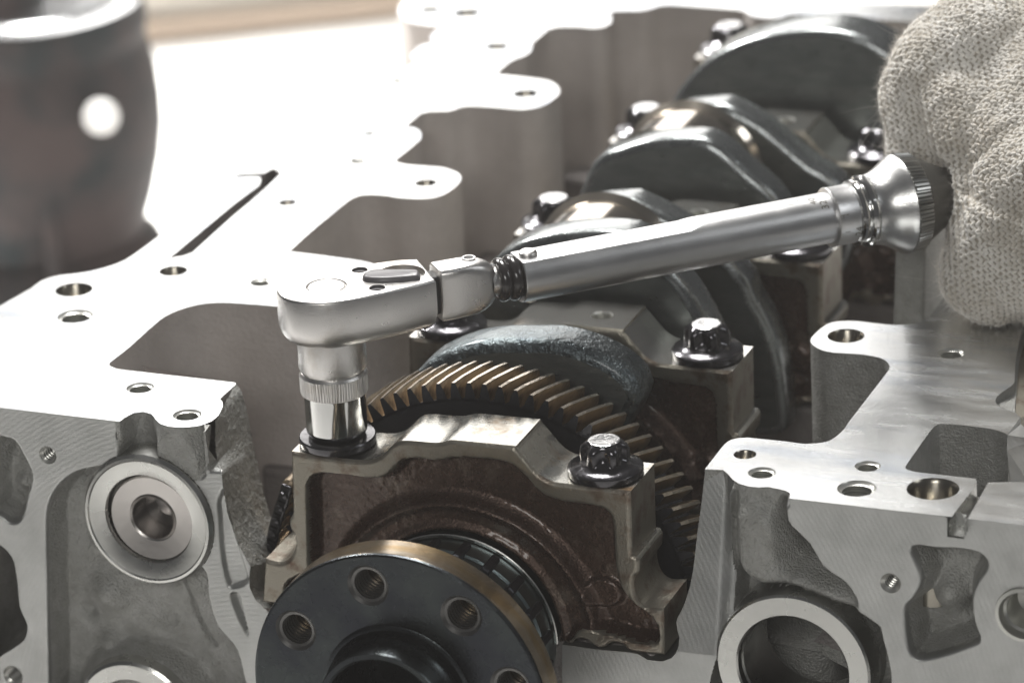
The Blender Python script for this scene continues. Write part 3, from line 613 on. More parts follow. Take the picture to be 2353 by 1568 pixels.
def make_cap(first, label):
    t = thing('bearing_cap', label, 'bearing cap', (CXc, .155, -.8), GRP_C)
    ca, cb2 = cap_pts[11][:2], cap_pts[12][:2]
    skip = None
    if not first:
        def skip(p, q): return all(min(math.hypot(v[0]-ca[0], v[1]-ca[1]), math.hypot(v[0]-cb2[0], v[1]-cb2[1])) < 1e-3 for v in (p, q))
    mb = sheet(cap_loop, [], fnC, 'Y', pitch=.008 if first else .02, wall=CT, wmat=9, skip=skip)
    Va = np.array(mb.V)
    for i, f in enumerate(mb.F):
        if mb.M[i] == 9:
            q = Va[f]; nn = np.cross(q[1]-q[0], q[2]-q[0]); nn /= np.linalg.norm(nn)+1e-12; mb.M[i] = (2 if first else 3) if abs(nn[2]) > .42 and q[:, 2].mean() > -.4 else 0
    lp = ccw(cap_loop); n = len(lp)
    bkf = sheet(lp, [], None, 'Y', base=CT); mb.add(bkf.V, [f[::-1] for f in bkf.F], 0)
    o = mb.out('cap_body', [M['capface'], M['caprec'], M['captop'], M['captop2']], t, sharp=40)
    if not first:
        u = np.array([cb2[0]-ca[0], 0, cb2[1]-ca[1]]); L = np.linalg.norm(u); u /= L
        rect = np.array([(0, .014), (L, .014), (L, CT), (0, CT)]); hc = (L*.45, CT*.5); hrad = .052
        q = sheet(rect, [circle(hc, hrad, 32)], None, 'Z'); V = [(ca[0]+u[0]*v[0], v[1], ca[1]+u[2]*v[0]) for v in q.V]
        mesh('cap_top', V, q.F, M['captop2'], t)
        w3 = np.cross(u, (0, 1, 0)); w3 = -w3 if w3[2] < 0 else w3
        o0 = np.array([ca[0], 0, ca[1]])+u*hc[0]+np.array([0, hc[1], 0])
        prof = [(hrad, 0), (hrad*.85, -.01)]; h = -.01
        prof += [(hrad*.85, -.035)]; h = -.035
        for k in range(6): prof += [(hrad*.74, h-.004), (hrad*.74, h-.014), (hrad*.87, h-.018), (hrad*.87, h-.026)]; h -= .026
        prof += [(.001, h)]
        V, F = lathe(prof, o0, [u, (0, 1, 0), w3], 32); mesh('threaded_hole', V, F, M['thread'], t)
    return t
cap1 = make_cap(True, 'front bearing cap, brown oil-stained, directly behind the round crank flange')
cap2 = make_cap(False, 'second bearing cap from the front, just behind the bronze toothed gear')
def copy_tree(o, parent=None):
    c = o.copy(); COL.objects.link(c); c.parent = parent
    for ch in o.children: copy_tree(ch, c)
    return c
cap2.location.y += PITCH
for k, lb in ((2, 'middle bearing cap, partly hidden under the wrench tube'), (3, 'bright-topped bearing cap above the wrench tube, beside the glove'), (4, 'farthest and most blurred bearing cap, at the top of the picture')):
    c = copy_tree(cap2); c.location.y = .155+PITCH*k; c['label'] = lb
dv_, df_ = [], []
for _ in range(46):
    a_ = rng.uniform(0, 6.28); r_ = abs(rng.normal(.175, .03)); x_, y_ = .152+r_*math.cos(a_)*1.1, .16+r_*math.sin(a_)*.75
    if not (.01 < x_ < .36 and .015 < y_ < .30) or r_ < .168: continue
    q_ = rng.uniform(.003, .0085); V, F = lathe([(q_, 0), (q_*.8, q_*.25), (q_*.4, q_*.4), (.0002, q_*.42)], (x_, y_, -.0605-.02*max(0, x_-.1)), AXZ, 8); b_ = len(dv_); dv_ += list(V); df_ += [[i+b_ for i in f] for f in F]
od = mesh('oil_drops', dv_, df_, M['oil'], cap1, sharp=0); od['kind'] = 'stuff'
# chamfered side lugs of the front caps
for t, k in ((cap1, 0), (cap2, 1)):
    pass

# ------------------------------------------------------------------ bolts
def make_bolt():
    t = thing('cap_bolt', '', 'bolt', (0, 0, 0), 'flanged bolts on the bearing caps')
    prof = [(.152, 0), (.161, .006), (.163, .012), (.163, .034), (.158, .040), (.135, .047), (.112, .056), (.102, .066)]
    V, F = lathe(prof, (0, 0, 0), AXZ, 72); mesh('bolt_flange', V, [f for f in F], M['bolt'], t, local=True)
    lob = {.066: .0, .072: .06, .085: .15, .118: .15, .134: .12, .146: .05}
    def rfn(r, h, a):
        k = [v for hh, v in lob.items() if abs(hh-h) < 1e-6]; k = k[0] if k else 0
        s = math.cos(6*a); s = math.copysign(abs(s)**.7, s); return r*(1+k*s-k*.45)
    prof = [(.104, .066), (.101, .072), (.100, .085), (.098, .118), (.095, .134), (.083, .146), (.069, .1555)]
    V, F = lathe(prof, (0, 0, 0), AXZ, 96, rfn=rfn); mesh('bolt_head', V, F, M['bolt'], t, local=True, sharp=50)
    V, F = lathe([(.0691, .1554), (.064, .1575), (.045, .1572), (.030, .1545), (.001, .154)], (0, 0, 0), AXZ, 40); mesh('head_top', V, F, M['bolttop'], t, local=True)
    return t
BX = (.152, 1.389); BY = .160
bolt0 = make_bolt(); bl = [(0, 1, 'black splined bolt on the front cap, right side, beside the gear teeth', .25), (1, 1, 'black splined bolt on the second cap, right of the threaded hole', .1),
      (1, 0, 'bolt on the second cap mostly hidden behind the ratchet head', .4), (2, 0, 'blurred bolt with shining top just above the wrench tube button', .3), (2, 1, 'dark bolt flange peeping out beneath the scale collar of the wrench', 0), (3, 0, 'blurred shining bolt left of the bright-topped fourth cap', .2),
      (3, 1, 'dark blurred bolt with white glint tucked against the glove edge', .7), (4, 0, 'most distant blurred bolt, near the top of the picture', .5)]
for i, (k, s, lb, rz) in enumerate(bl):
    b_ = bolt0 if i == 0 else copy_tree(bolt0)
    b_.location = (BX[s], BY+PITCH*k, -.060); b_.rotation_euler = (0, 0, rz); b_['label'] = lb

# ------------------------------------------------------------------ crankshaft
crank = thing('crankshaft', 'dark steel crankshaft with round bolt-hole flange, toothed gear and counterweights', 'crankshaft', (CXc, 0, CZc-.7))
AY = -.67
hang = [math.atan2(onY(p, AY)[1]-CZc, onY(p, AY)[0]-CXc) for p in [(676, 1445), (846, 1347), (1059, 1414), (1189, 1575)]]
hrd = np.mean([math.hypot(onY(p, AY)[0]-CXc, onY(p, AY)[1]-CZc) for p in [(676, 1445), (846, 1347), (1059, 1414)]])
a0 = hang[1]; FR = .667
fang = [a0+k*R_(45) for k in range(8)]
fang = [hang[0], hang[1], hang[2], hang[3], hang[3]-R_(47), hang[3]-R_(92), hang[3]-R_(137), hang[0]+R_(46)]
hc = [(CXc+hrd*math.cos(a), CZc+hrd*math.sin(a)) for a in fang]
mb = sheet(circle((CXc, CZc), FR-.012, 160), [circle(c, .093, 48) for c in hc]+[circle((CXc, CZc), .34, 96)], None, 'Y', base=AY)
FB = .155
fl = mb.out('flange_disc', M['flange'], crank)
V, F = lathe([(FR-.012, 0), (FR-.003, -.004), (FR, -.014), (FR, -.02), (FR+.001, -FB+.012), (FR-.012, -FB), (.45, -FB)], (CXc, AY, CZc), AXY, 200)
n = 200; mi = []
for j in range(6): mi += [(0 if j < 2 else 1)]*n
mesh('flange_rim', V, F, [M['flange'], M['flangerim']], crank, mi=mi, sharp=40)
for c in hc:
    prof = [(.093, 0), (.080, -.012)]; h = -.012
    for k in range(8): prof += [(.068, h-.003), (.068, h-.012), (.083, h-.016), (.083, h-.022)]; h -= .022
    V, F = lathe(prof, (c[0], AY, c[1]), AXY, 40); mesh('threaded_hole', V, F, M['fthread'], crank, sharp=20)
# hub with spigot
V, F = lathe([(.34, -.002), (.345, .006), (.338, .010), (.325, .012), (.318, .03), (.318, .06), (.312, .075), (.300, .10), (.298, .165), (.292, .178), (.272, .180), (.262, .172), (.255, .15), (.255, -.3), (.001, -.3)], (CXc, AY, CZc), AXY, 120)
mesh('flange_hub', V, F, M['flange'], crank, sharp=30)
# journal behind the flange with reluctor lugs
V, F = lathe([(.43, AY+FB), (.43, -.12), (.44, -.11), (.440, .0), (.438, .35)], (CXc, 0, CZc), [(1, 0, 0), (0, 0, 1), (0, 1, 0)], 120)
mesh('seal_journal', V, F, M['sealj'], crank, sharp=30)
lugm = None
for k in range(20):
    a = R_(18*k+8); ca_, sa = math.cos(a), math.sin(a)
    ax = [(ca_, 0, sa), (0, 1, 0), (-sa, 0, ca_)]
    V, F = box((0, 0, 0), (.060, .14, .050)); V = [np.array(v)*np.array([1, 1, .75 if v[0] > 0 else 1.3]) for v in V]
    V = [np.array([v[0]*ca_-v[2]*sa, v[1], v[0]*sa+v[2]*ca_]) for v in V]
    if k == 0 or True:
        o = mesh('timing_lug', V, F, M['gear'], crank, smooth_=False, loc=Vector((CXc+.425*ca_, -.10, CZc+.425*sa))-wloc(crank))
    bevel(o, .008)
# shell bearing edge in the cap bore
V, F = lathe([(BR+.001, 0), (BR-.004, .004), (BR-.014, .004), (BR-.016, -.01)], (CXc, .0, CZc), AXY, 120, 0, math.pi); o = mesh('bearing_shell', V, F, M['ringm'], None); 
tag(o, 'thin bright bearing shell rim in the bore of the front cap', 'bearing shell')
# helical gear
GR, RR, GY, GW = 1.003, .922, .40, .25; NT = 86
gear = mesh('helical_gear', *lathe([(.50, GY+.03), (.80, GY+.03), (.82, GY), (RR, GY), (RR, GY+GW), (.5, GY+GW)], (CXc, 0, CZc), [(1, 0, 0), (0, 0, 1), (0, 1, 0)], 172), M['gear'], crank, sharp=30)
def tooth_mesh():
    # radial = +x, tangential = z, axial = y ; profile half widths
    rb, rm, rt = RR-.012-0, RR+.03, GR
    pr = [(rb, .0300), (RR+.014, .0235), (RR+.050, .0160), (GR-.008, .0105), (GR, .0078)]
    V = []; NS = 4; tw = -.079
    st = []
    for j in range(NS+1):
        t = j/NS; ch = .006 if j in (0, NS) else 0
        a = tw*t/GR
        sec = [(r-(ch if i > 2 else 0), w_) for i, (r, w_) in enumerate(pr)]
        pts = [(r, -w_) for r, w_ in sec]+[(r, w_) for r, w_ in reversed(sec)]
        for r, w_ in pts: V.append((r*math.cos(a)-w_*math.sin(a), GY+GW*t, r*math.sin(a)+w_*math.cos(a)))
    m = len(pr)*2; F = []; mi = []
    for j in range(NS):
        for i in range(m-1): F.append((j*m+i, j*m+i+1, (j+1)*m+i+1, (j+1)*m+i)); mi.append(2 if i == len(pr)-1 else 0)
    F.append(tuple(range(m))[::-1]); mi.append(1); F.append(tuple(range(NS*m, (NS+1)*m))); mi.append(0)
    me = bpy.data.meshes.new('gear_tooth'); me.from_pydata([tuple(v) for v in V], [], F); me.materials.append(M['tooth']); me.materials.append(M['gear']); me.materials.append(M['land_highlight'])
    me.polygons.foreach_set('material_index', mi); me.update(); return me
tm = tooth_mesh()
toff = R_(1.2)
for k in range(NT):
    o = bpy.data.objects.new('gear_tooth', tm); COL.objects.link(o); o.parent = gear
    a = 2*math.pi*k/NT+toff; o.matrix_parent_inverse = Matrix.Identity(4)
    o.location = Vector((CXc, 0, CZc))
    # rotate (x,z) by angle a about y : x'=x cos - z sin
    o.rotation_euler = (0, -a, 0)
# webs and counterweights traced on their own planes
def slab(name, px, y, th, bev, mats, seg=4, corners=False, face=0):
    pts = smooth([onY(p, y)+tuple(p[2:]) for p in px], .05)
    lp = ccw(pts); n = len(lp)
    c = lp.mean(0)
    rows = []
    t = np.roll(lp, -1, 0)-np.roll(lp, 1, 0); t /= np.linalg.norm(t, axis=1)[:, None]; nr = np.c_[t[:, 1], -t[:, 0]]
    for k in range(seg+1):
        a = math.pi/2*k/seg; rows.append((lp-nr*bev*(1-math.sin(a)), y+bev*(1-math.cos(a))))
    for k in range(seg+1):
        a = math.pi/2*k/seg; rows.append((lp-nr*bev*(1-math.cos(a)), y+th-bev*(1-math.sin(a))))
    V = []; F = []; mi = []
    for P2, yy in rows: V += [(p[0], yy, p[1]) for p in P2]
    for j in range(len(rows)-1):
        for i in range(n): F.append((j*n+i, (j+1)*n+i, (j+1)*n+(i+1) % n, j*n+(i+1) % n)); mi.append(0)
    r = sheet(rows[0][0], [], None, 'Y', base=y)
    b = len(V); V += list(r.V); F += [tuple(b+i for i in f) for f in r.F]; mi += [face]*len(r.F)
    return mesh(name, V, F, mats, crank, mi=mi, sharp=0)
FW = [M['forge'], M['webface']]; FW2 = [M['webedge'], M['webface']]
slab('counterweight', [(925, 900), (950, 860), (985, 828), (1040, 803), (1085, 790), (1140, 784), (1200, 784), (1258, 784), (1300, 792), (1360, 812), (1415, 842), (1455, 880), (1468, 915), (1450, 960), (1420, 1010), (1300, 1200), (1000, 1200), (930, 1050)], .74, .24, .055, FW, 5, face=1)
slab('counterweight', [(1080, 720), (1105, 640), (1130, 600), (1165, 572), (1210, 552), (1290, 536), (1400, 533), (1470, 550), (1538, 625), (1577, 672), (1612, 730), (1645, 800), (1660, 900), (1400, 1000), (1100, 900)], 1.72, .22, .045, FW2, 4, face=1)
slab('counterweight', [(1250, 520), (1266, 494), (1310, 476), (1382, 463), (1445, 460, 1), (1518, 494), (1600, 545), (1680, 608), (1712, 645), (1730, 690), (1757, 735), (1782, 800), (1800, 900), (1790, 1000), (1500, 950), (1250, 700)], 2.36, .20, .045, FW2, 4, face=1)
slab('counterweight', [(1322, 460), (1336, 425), (1356, 380), (1383, 354), (1424, 342), (1465, 328), (1517, 319), (1568, 318), (1614, 320), (1660, 345), (1716, 396), (1757, 430), (1790, 470), (1810, 560), (1500, 700), (1300, 600)], 3.08, .20, .045, FW2, 4, face=1)
slab('counterweight', [(1480, 310), (1496, 276), (1534, 257), (1585, 246), (1637, 242), (1664, 242, 1), (1723, 272), (1764, 300), (1808, 338), (1860, 380), (1918, 418), (1960, 500), (1900, 650), (1500, 600)], 3.70, .20, .045, FW2, 4, face=1)
slab('counterweight', [(1522, 290), (1535, 245), (1572, 188), (1620, 141), (1688, 103), (1774, 78), (1860, 69), (1928, 73), (1990, 90), (2040, 120), (2100, 180), (2140, 280), (2140, 450), (1900, 500), (1540, 400)], 4.40, .30, .04, FW2, 4, face=1)
def pin(px, y0, y1, r, name='crank_pin'):
    c = onY(px, y0)
    V, F = lathe([(r*.6, y0), (r+.03, y0), (r, y0+.04), (r, y1-.04), (r+.03, y1)], (c[0], 0, c[1]-r), [(1, 0, 0), (0, 0, 1), (0, 1, 0)], 96)
    return mesh(name, V, F, M['journal'], crank, sharp=30)
pin((1320, 531), 1.93, 2.37, .34); pin((1524, 311), 3.27, 3.71, .34)
for k in range(5):
    V, F = lathe([(.30, PITCH*k-.12), (.30, PITCH*k+.45)], (CXc, 0, CZc), [(1, 0, 0), (0, 0, 1), (0, 1, 0)], 64); mesh('main_journal', V, F, M['journal'], crank)

# ------------------------------------------------------------------ timing chain
ch = thing('timing_chain', 'short run of dark oily timing chain left of the front bearing cap', 'chain', (-.1, .45, -.6))
cp = smooth([onY(p, .42) for p in T('4', [(400, 200), (372, 300), (342, 390), (316, 480), (296, 570), (270, 660), (250, 760)])], .02, closed=False)
cp = resample(cp, 14)
for i in range(13):
    p, q = cp[i], cp[i+1]; c = (p+q)/2; d = (q-p)/np.linalg.norm(q-p)
    if i % 2 == 0:
        V, F = lathe([(.02, -.06), (.032, -.05), (.032, .05), (.02, .06)], (c[0], .42, c[1]), AXY, 24, capends=True); mesh('chain_roller', V, F, M['tooth'], ch)
    else:
        for yy in (.35, .49):
            V, F = box((c[0], yy, c[1]), (.10, .02, .055), [(d[0], 0, d[1]), (0, 1, 0), (-d[1], 0, d[0])]); o = mesh('link_plate', V, F, M['bolt'], ch, smooth_=False); bevel(o, .01, 3)
        V, F = lathe([(.001, .10), (.018, .095), (.022, .08), (.022, -.06)], (c[0], .42, c[1]), AXY, 20); mesh('chain_pin', V, F, M['bolt'], ch)

# ------------------------------------------------------------------ torque wrench
U = np.array([.7345, .6786, 0]); Vv = np.array([-.6786, .7345, 0]); Wv = np.array([0, 0, 1.])
HO = np.array([.150, .157, .673])
AXT = [Vv, Wv, U]       # lathe about the tool axis
def tz(p, z=0.0):
    q = on(2, HO[2]+z, p)-HO; return (q@U, q@Vv)
def tool(s, v, z): return HO+s*U+v*Vv+z*Wv
wr = thing('torque_wrench', 'silver torque wrench with ratchet head lying across the crankcase', 'torque wrench', tuple(HO))
head = smooth([tz(p)+tuple(p[2:]) for p in T('a5', [(222, 575), (240, 600), (300, 638), (400, 662), (560, 674), (700, 664), (850, 640), (1000, 608), (1200, 563), (1505, 488, 1), (1430, 395), (1362, 316, 1), (1200, 322), (1000, 348), (900, 362), (700, 392), (500, 422), (340, 465), (250, 520)])], .02)
head = ccw(head)
def offs(P, d):
    t = np.roll(P, -1, 0)-np.roll(P, 1, 0); t /= np.linalg.norm(t, axis=1)[:, None]; return P-np.c_[t[:, 1], -t[:, 0]]*d
cov_c = tz(T('a5', [(625, 535)])[0]); cov_r = rad(49, (750, 657), HO[2])*1.0
sel_c = tz(T('a5', [(1225, 435)])[0]); sel_r = .105
scr = [tz(T('a5', [p])[0]) for p in [(893, 406), (1033, 549)]]
rows = [(offs(head, .010), 0), (offs(head, .003), -.003), (head, -.011), (offs(head, -.001), -.10), (offs(head, .0), -.15), (offs(head, .010), -.19), (offs(head, .028), -.215), (offs(head, .055), -.232)]
n = len(head); mb = MB(); V = []; F = []
for P2, z in rows: V += [tool(p[0], p[1], z) for p in P2]
for j in range(len(rows)-1):
    for i in range(n): F.append((j*n+i, (j+1)*n+i, (j+1)*n+(i+1) % n, j*n+(i+1) % n))
F.append(tuple(range((len(rows)-1)*n, len(rows)*n))[::-1]); mb.add(V, F)
q = sheet(rows[0][0], [circle(cov_c, cov_r, 64), circle(sel_c, sel_r, 48)]+[circle(c, .035, 24) for c in scr], None, 'Z')
mb.add([tool(v[0], v[1], 0) for v in q.V], q.F); mb.out('ratchet_head', M['satin'], wr, sharp=50)
TAX = [U, Vv, Wv]
def tl(prof, s, v, z, name, m, parent=None, n=48, **k):
    V, F = lathe(prof, tool(s, v, z), TAX, n); return mesh(name, V, F, m, parent or wr, **k)
tl([(cov_r, 0), (cov_r-.004, -.010), (cov_r-.007, -.010), (cov_r-.010, -.002), (cov_r-.014, .0), (.052, .0), (.050, -.0025), (.048, 0), (.004, .0), (.001, -.003)], *cov_c, 0, 'drive_cover', M['satin'], n=80, sharp=25)
tl([(sel_r, 0), (sel_r-.004, -.028), (.001, -.030)], *sel_c, 0, 'selector_recess', M['satin'])
for c in scr:
    o = tl([(.035, 0), (.033, -.012), (.017, -.014), (.014, -.022), (.001, -.022)], *c, 0, 'cover_screw', M['lever'], n=24)
# selector lever: a long rounded bar
lp_ = [tz(p, .01) for p in T('a5', [(915, 465), (925, 445), (985, 420), (1100, 413), (1340, 415), (1372, 428), (1376, 455), (1370, 470), (1100, 492), (960, 488), (925, 478)])]
lp_ = ccw(smooth(lp_, .01)); n = len(lp_); V = []; F = []
rws = [(offs(lp_, -.004), -.028), (offs(lp_, -.002), .0), (offs(lp_, .001), .012), (offs(lp_, .006), .020), (offs(lp_, .013), .023)]
for P2, z in rws: V += [tool(p[0], p[1], z) for p in P2]
for j in range(len(rws)-1):
    for i in range(n): F.append((j*n+i, j*n+(i+1) % n, (j+1)*n+(i+1) % n, (j+1)*n+i))
F.append(tuple(range((len(rws)-1)*n, len(rws)*n))); mesh('selector_lever', V, F, M['lever'], wr, sharp=60)
# hinge web and yoke
hw = .118
def section(s, hw_, hh, k, zc=-.122, n=48, flat=0):
    out = []
    for i in range(n):
        a = 2*math.pi*i/n; c_, s_ = math.cos(a), math.sin(a); e = 2/k
        v = hw_*math.copysign(abs(c_)**e, c_); z = hh*math.copysign(abs(s_)**e, s_); out.append(tool(s, v, zc+z))
    return out
def loft(secs, name, m, cap=True, parent=None, sharp=40):
    n = len(secs[0]); V = [p for s in secs for p in s]; F = [(j*n+i, (j+1)*n+i, (j+1)*n+(i+1) % n, j*n+(i+1) % n) for j in range(len(secs)-1) for i in range(n)]
    if cap: F.append(tuple(range(n))); F.append(tuple(range((len(secs)-1)*n, len(secs)*n))[::-1])
    return mesh(name, V, F, m, parent or wr, sharp=sharp)
s0_, v0_ = tz(T('a5', [(1540, 420)])[0]); s1_, v1_ = tz(T('a5', [(1405, 325)])[0])
ye_ = [tz(T('a5', [p])[0]) for p in [(1530, 415), (1405, 330), (1700, 243), (1960, 300), (1900, 372)]]
sA = ye_[0][0]; hwid = abs(ye_[0][1]-ye_[1][1])/2; vmid = (ye_[0][1]+ye_[1][1])/2
loft([section(.46, hwid*.72, .09, 6), section(sA+.03, hwid*.72, .09, 6)], 'hinge_tongue', M['dark'])
loft([section(sA+.004, hwid-.008, .113, 7), section(sA+.012, hwid, .121, 7), section(sA+.13, hwid, .121, 6), section(sA+.18, hwid*.99, .119, 4.5), section(sA+.215, hwid*.93, .112, 3.4), section(sA+.245, hwid*.83, .098, 2.8), section(sA+.265, hwid*.68, .080, 2.3), section(sA+.275, hwid*.55, .065, 2)], 'yoke', M['satin'], sharp=50)
pc = tz(T('a5', [(1768, 308)])[0]); tl([(.030, .0005), (.022, .001), (.020, -.0), (.001, -.0)], pc[0], pc[1], .0005, 'hinge_pin_hole', M['dark'], n=32)
V, F = lathe([(.032, .0), (.030, .0035), (.022, .0035)], tool(pc[0], pc[1], -.001), TAX, 32); mesh('hinge_pin', V, F, M['satin'], wr)
ZC = -.122
def ax_lathe(prof, name, m, n=72, rfn=None, **k):
    V, F = lathe([(r, float(np.interp(s, [2.3, 2.325, 2.455, 2.533, 2.770, 2.846, 3.5], [2.3, 2.360, 2.470, 2.549, 2.708, 2.788, 3.5])) if s > 2.3 else s) for s, r in prof], tool(0, 0, ZC), AXT, n, rfn=rfn); return mesh(name, V, F, m, wr, **k)
ax_lathe([(sA+.25, .066), (.90, .066)], 'neck', M['satin'])
for s, r in ((.795, .098), (.845, .103)):
    ax_lathe([(s-.028*math.cos(a), r-.026+.026*math.sin(a)) for a in np.linspace(-.4, math.pi+.4, 14)], 'rubber_ring', M['rubber'])
TR = .1155
def tube_r(r, s, a):
    # flat along the top from the button to the bevelled end
    up = math.sin(a); 
    f = .090+.0255*max(0, min(1, (s-1.66)/.10)) if s > 1.66 else .090
    if up > 0 and r*up > f and s < 1.765: return f/up
    return r
ss_ = [.872, .876]+list(np.arange(.9, 1.6, .1))+[1.64, 1.66, 1.68, 1.70, 1.72, 1.74, 1.76, 1.77, 1.8, 2.0, 2.2, 2.40]
V, F = lathe([(.085, .872)]+[(TR-(.004 if s < .875 else 0), s) for s in ss_], tool(0, 0, ZC), AXT, 144, rfn=tube_r); mesh('wrench_tube', V, F, M['tube'], wr, sharp=22)
bc = tz(T('a6', [(255, 680)])[0], -.0); 
tl([(.040, -.05), (.041, .012), (.038, .018), (.030, .0235), (.001, .0245)], .925, 0, ZC+.090, 'lock_button', M['satin'], sharp=25)
tl([(.030, .02), (.028, -.004), (.001, -.006)], .925, 0, ZC-TR-.003, 'lock_button_foot', M['satin'])
ax_lathe([(2.325, TR), (2.325, .133), (2.329, .136), (2.334, .134), (2.336, .1335), (2.450, .1335), (2.458, .128)], 'scale_collar', M['tube'], sharp=25)
ax_lathe([(2.455, .12), (2.458, .140), (2.466, .148), (2.476, .150), (2.486, .147), (2.492, .140), (2.496, .142), (2.502, .156), (2.510, .163), (2.522, .163), (2.530, .158), (2.533, .150)], 'locking_rings', M['chrome'], sharp=25)
ax_lathe([(2.530, .150), (2.536, .160), (2.56, .160), (2.60, .165), (2.65, .178), (2.69, .194), (2.73, .212), (2.755, .223), (2.765, .226), (2.770, .224)], 'flared_sleeve', M['cone'], n=96, sharp=25)
kn = 72
def knurl(r, s, a): return r*(1+.020*math.copysign(1, math.cos(kn*a))*(1 if 2.710 < s < 2.784 else 0))
ax_lathe([(2.768, .218), (2.774, .226), (2.840, .218), (2.846, .208)], 'knurled_ring', M['knurl'], n=kn*4, rfn=knurl, sharp=20)
ax_lathe([(2.846, .210), (2.86, .200), (2.90, .175), (2.95, .145), (3.0, .12), (3.5, .12), (3.5, .001)], 'handle_shaft', M['endcap'])
# etched scale figures, wrapped on the tube
def etched(txt, px, size, r, rot, name):
    # intersect the ray through the photo pixel with the tube
    o_ = tool(0, 0, ZC); d = ray(px); f = CAM-o_; dv = np.array([d@Vv, d@Wv]); fv = np.array([f@Vv, f@Wv])
    A_, B_, C_ = dv@dv, 2*dv@fv, fv@fv-r*r; t_ = (-B_-math.sqrt(max(0, B_*B_-4*A_*C_)))/(2*A_); P = CAM+t_*d-o_
    s0, ph = P@U, math.atan2(P@Wv, P@Vv)
    if txt:
        cu = bpy.data.curves.new(name, 'FONT'); cu.body = txt; cu.size = size; cu.align_x = 'CENTER'; cu.align_y = 'CENTER'
        ob = bpy.data.objects.new(name, cu); COL.objects.link(ob); dg = bpy.context.evaluated_depsgraph_get(); me = bpy.data.meshes.new_from_object(ob.evaluated_get(dg)); bpy.data.objects.remove(ob)
        V = [np.array(v.co[:2]) for v in me.vertices]; F = [tuple(p.vertices) for p in me.polygons]
    else:
        w_, h_ = size; V = [np.array(p) for p in [(-w_, -h_), (w_, -h_), (w_, h_), (-w_, h_)]]; F = [(0, 1, 2, 3)]
    c, s = math.cos(rot), math.sin(rot); W_ = []
    for v in V:
        x, y = v[0]*c-v[1]*s, v[0]*s+v[1]*c; a = ph-y/r; W_.append(o_+(s0+x)*U+(r+.0006)*(math.cos(a)*Vv+math.sin(a)*Wv))
    # winding: make it face outward
    mesh(name, W_, F, M['mark'], wr, smooth_=False)
R90 = math.pi/2
etched('32', (1894, 470), .050, TR, R90, 'scale_figure'); etched('40', (1867, 462), .046, TR, R90, 'scale_figure'); etched('24', (1975, 531), .050, .1335, R90, 'scale_figure')
etched('', (1797, 468), (.0012, .012), TR, 0, 'scale_mark'); etched('', (1812, 471), (.030, .0012), TR, 0, 'scale_mark'); etched('', (1831, 461), (.0012, .010), TR, 0, 'scale_mark')
etched('', (1941, 494), (.020, .0015), .1335, 0, 'scale_mark'); etched('', (1938, 498), (.0012, .008), .1335, 0, 'scale_mark'); etched('', (1948, 533), (.012, .0013), .1335, 0, 'scale_mark')

# ------------------------------------------------------------------ socket
so = thing('socket', 'chrome drive socket with knurled band standing on the front left bolt', 'socket', (.152, BY, -.02))
S0 = np.array([.152, BY, 0])
def sl(prof, name, m, n=72, rfn=None, **k):
    V, F = lathe(prof, S0, AXZ, n, rfn=rfn); return mesh(name, V, F, m, so, **k)
sl([(.148, .445), (.149, .43), (.148, .31), (.143, .296), (.136, .292), (.134, .284)], 'socket_barrel', M['satin'], sharp=30)
kn2 = 76
sl([(.134, .286), (.139, .284), (.147, .274), (.1485, .268), (.1485, .196), (.146, .188), (.136, .182)], 'knurled_band', M['satin'], n=kn2*4, rfn=lambda r, h, a: r*(1-.022*(1 if math.cos(kn2*a) < 0 else 0)*(1 if .19 < h < .272 else 0)), sharp=20)
sl([(.136, .186), (.1345, .17), (.1335, .02), (.131, .006), (.126, -.002), (.118, -.004), (.10, .01)], 'socket_skirt', M['chrome'], n=96, sharp=30)
bf = thing('cap_bolt', 'bolt flange under the chrome socket on the front cap', 'bolt', (.152, BY, -.06), 'flanged bolts on the bearing caps')
V, F = lathe([(.156, 0), (.166, .007), (.168, .013), (.168, .036), (.163, .042), (.13, .046), (.10, .05), (.09, .12), (.001, .13)], (0, 0, 0), AXZ, 72); mesh('bolt_flange', V, F, M['bolt'], bf, local=True)

# ------------------------------------------------------------------ gloved hand
GD = float(np.linalg.norm(tool(3.0, 0, ZC)-CAM))
def gp(x, y, off): d = ray((x, y)); d = d/np.linalg.norm(d); return CAM+d*(GD+off)
caps = [((2135, 222, .22), (2140, 330, .22), .235, .215), ((2135, 222, .22), (2330, 158, .12), .235, .30), ((2330, 150, .12), (2560, 120, .1), .30, .40),
        ((2300, 190, .05), (2352, 330, -.16), .24, .24), ((2352, 330, -.16), (2345, 450, -.24), .24, .23), ((2345, 450, -.24), (2312, 560, -.18), .23, .225), ((2312, 560, -.18), (2272, 632, -.02), .225, .225),
        ((2272, 632, -.02), (2262, 600, .25), .225, .2),
        ((2275, 370, -.10), (2258, 530, -.10), .16, .16), ((2165, 165, .16), (2275, 95, .10), .25, .28), ((2225, 235, .02), (2240, 300, -.04), .22, .20), ((2380, 200, -.06), (2400, 400, -.26), .26, .25), ((2400, 400, -.26), (2370, 600, -.2), .25, .24),
        ((2420, 240, -.1), (2440, 420, -.34), .27, .27), ((2440, 420, -.34), (2420, 600, -.2), .27, .26), ((2420, 600, -.2), (2390, 640, .1), .26, .22),
        ((2560, 260, -.1), (2580, 600, -.2), .3, .28), ((2500, 380, .1), (2900, 300, .3), .50, .42)]
bmg = bmesh.new()
for a, b, r0, r1 in caps:
    A_, B_ = gp(*a), gp(*b); n_ = 7
    for i in range(n_+1):
        t = i/n_; bmesh.ops.create_icosphere(bmg, subdivisions=3, radius=r0+(r1-r0)*t, matrix=Matrix.Translation(Vector(A_*(1-t)+B_*t)))
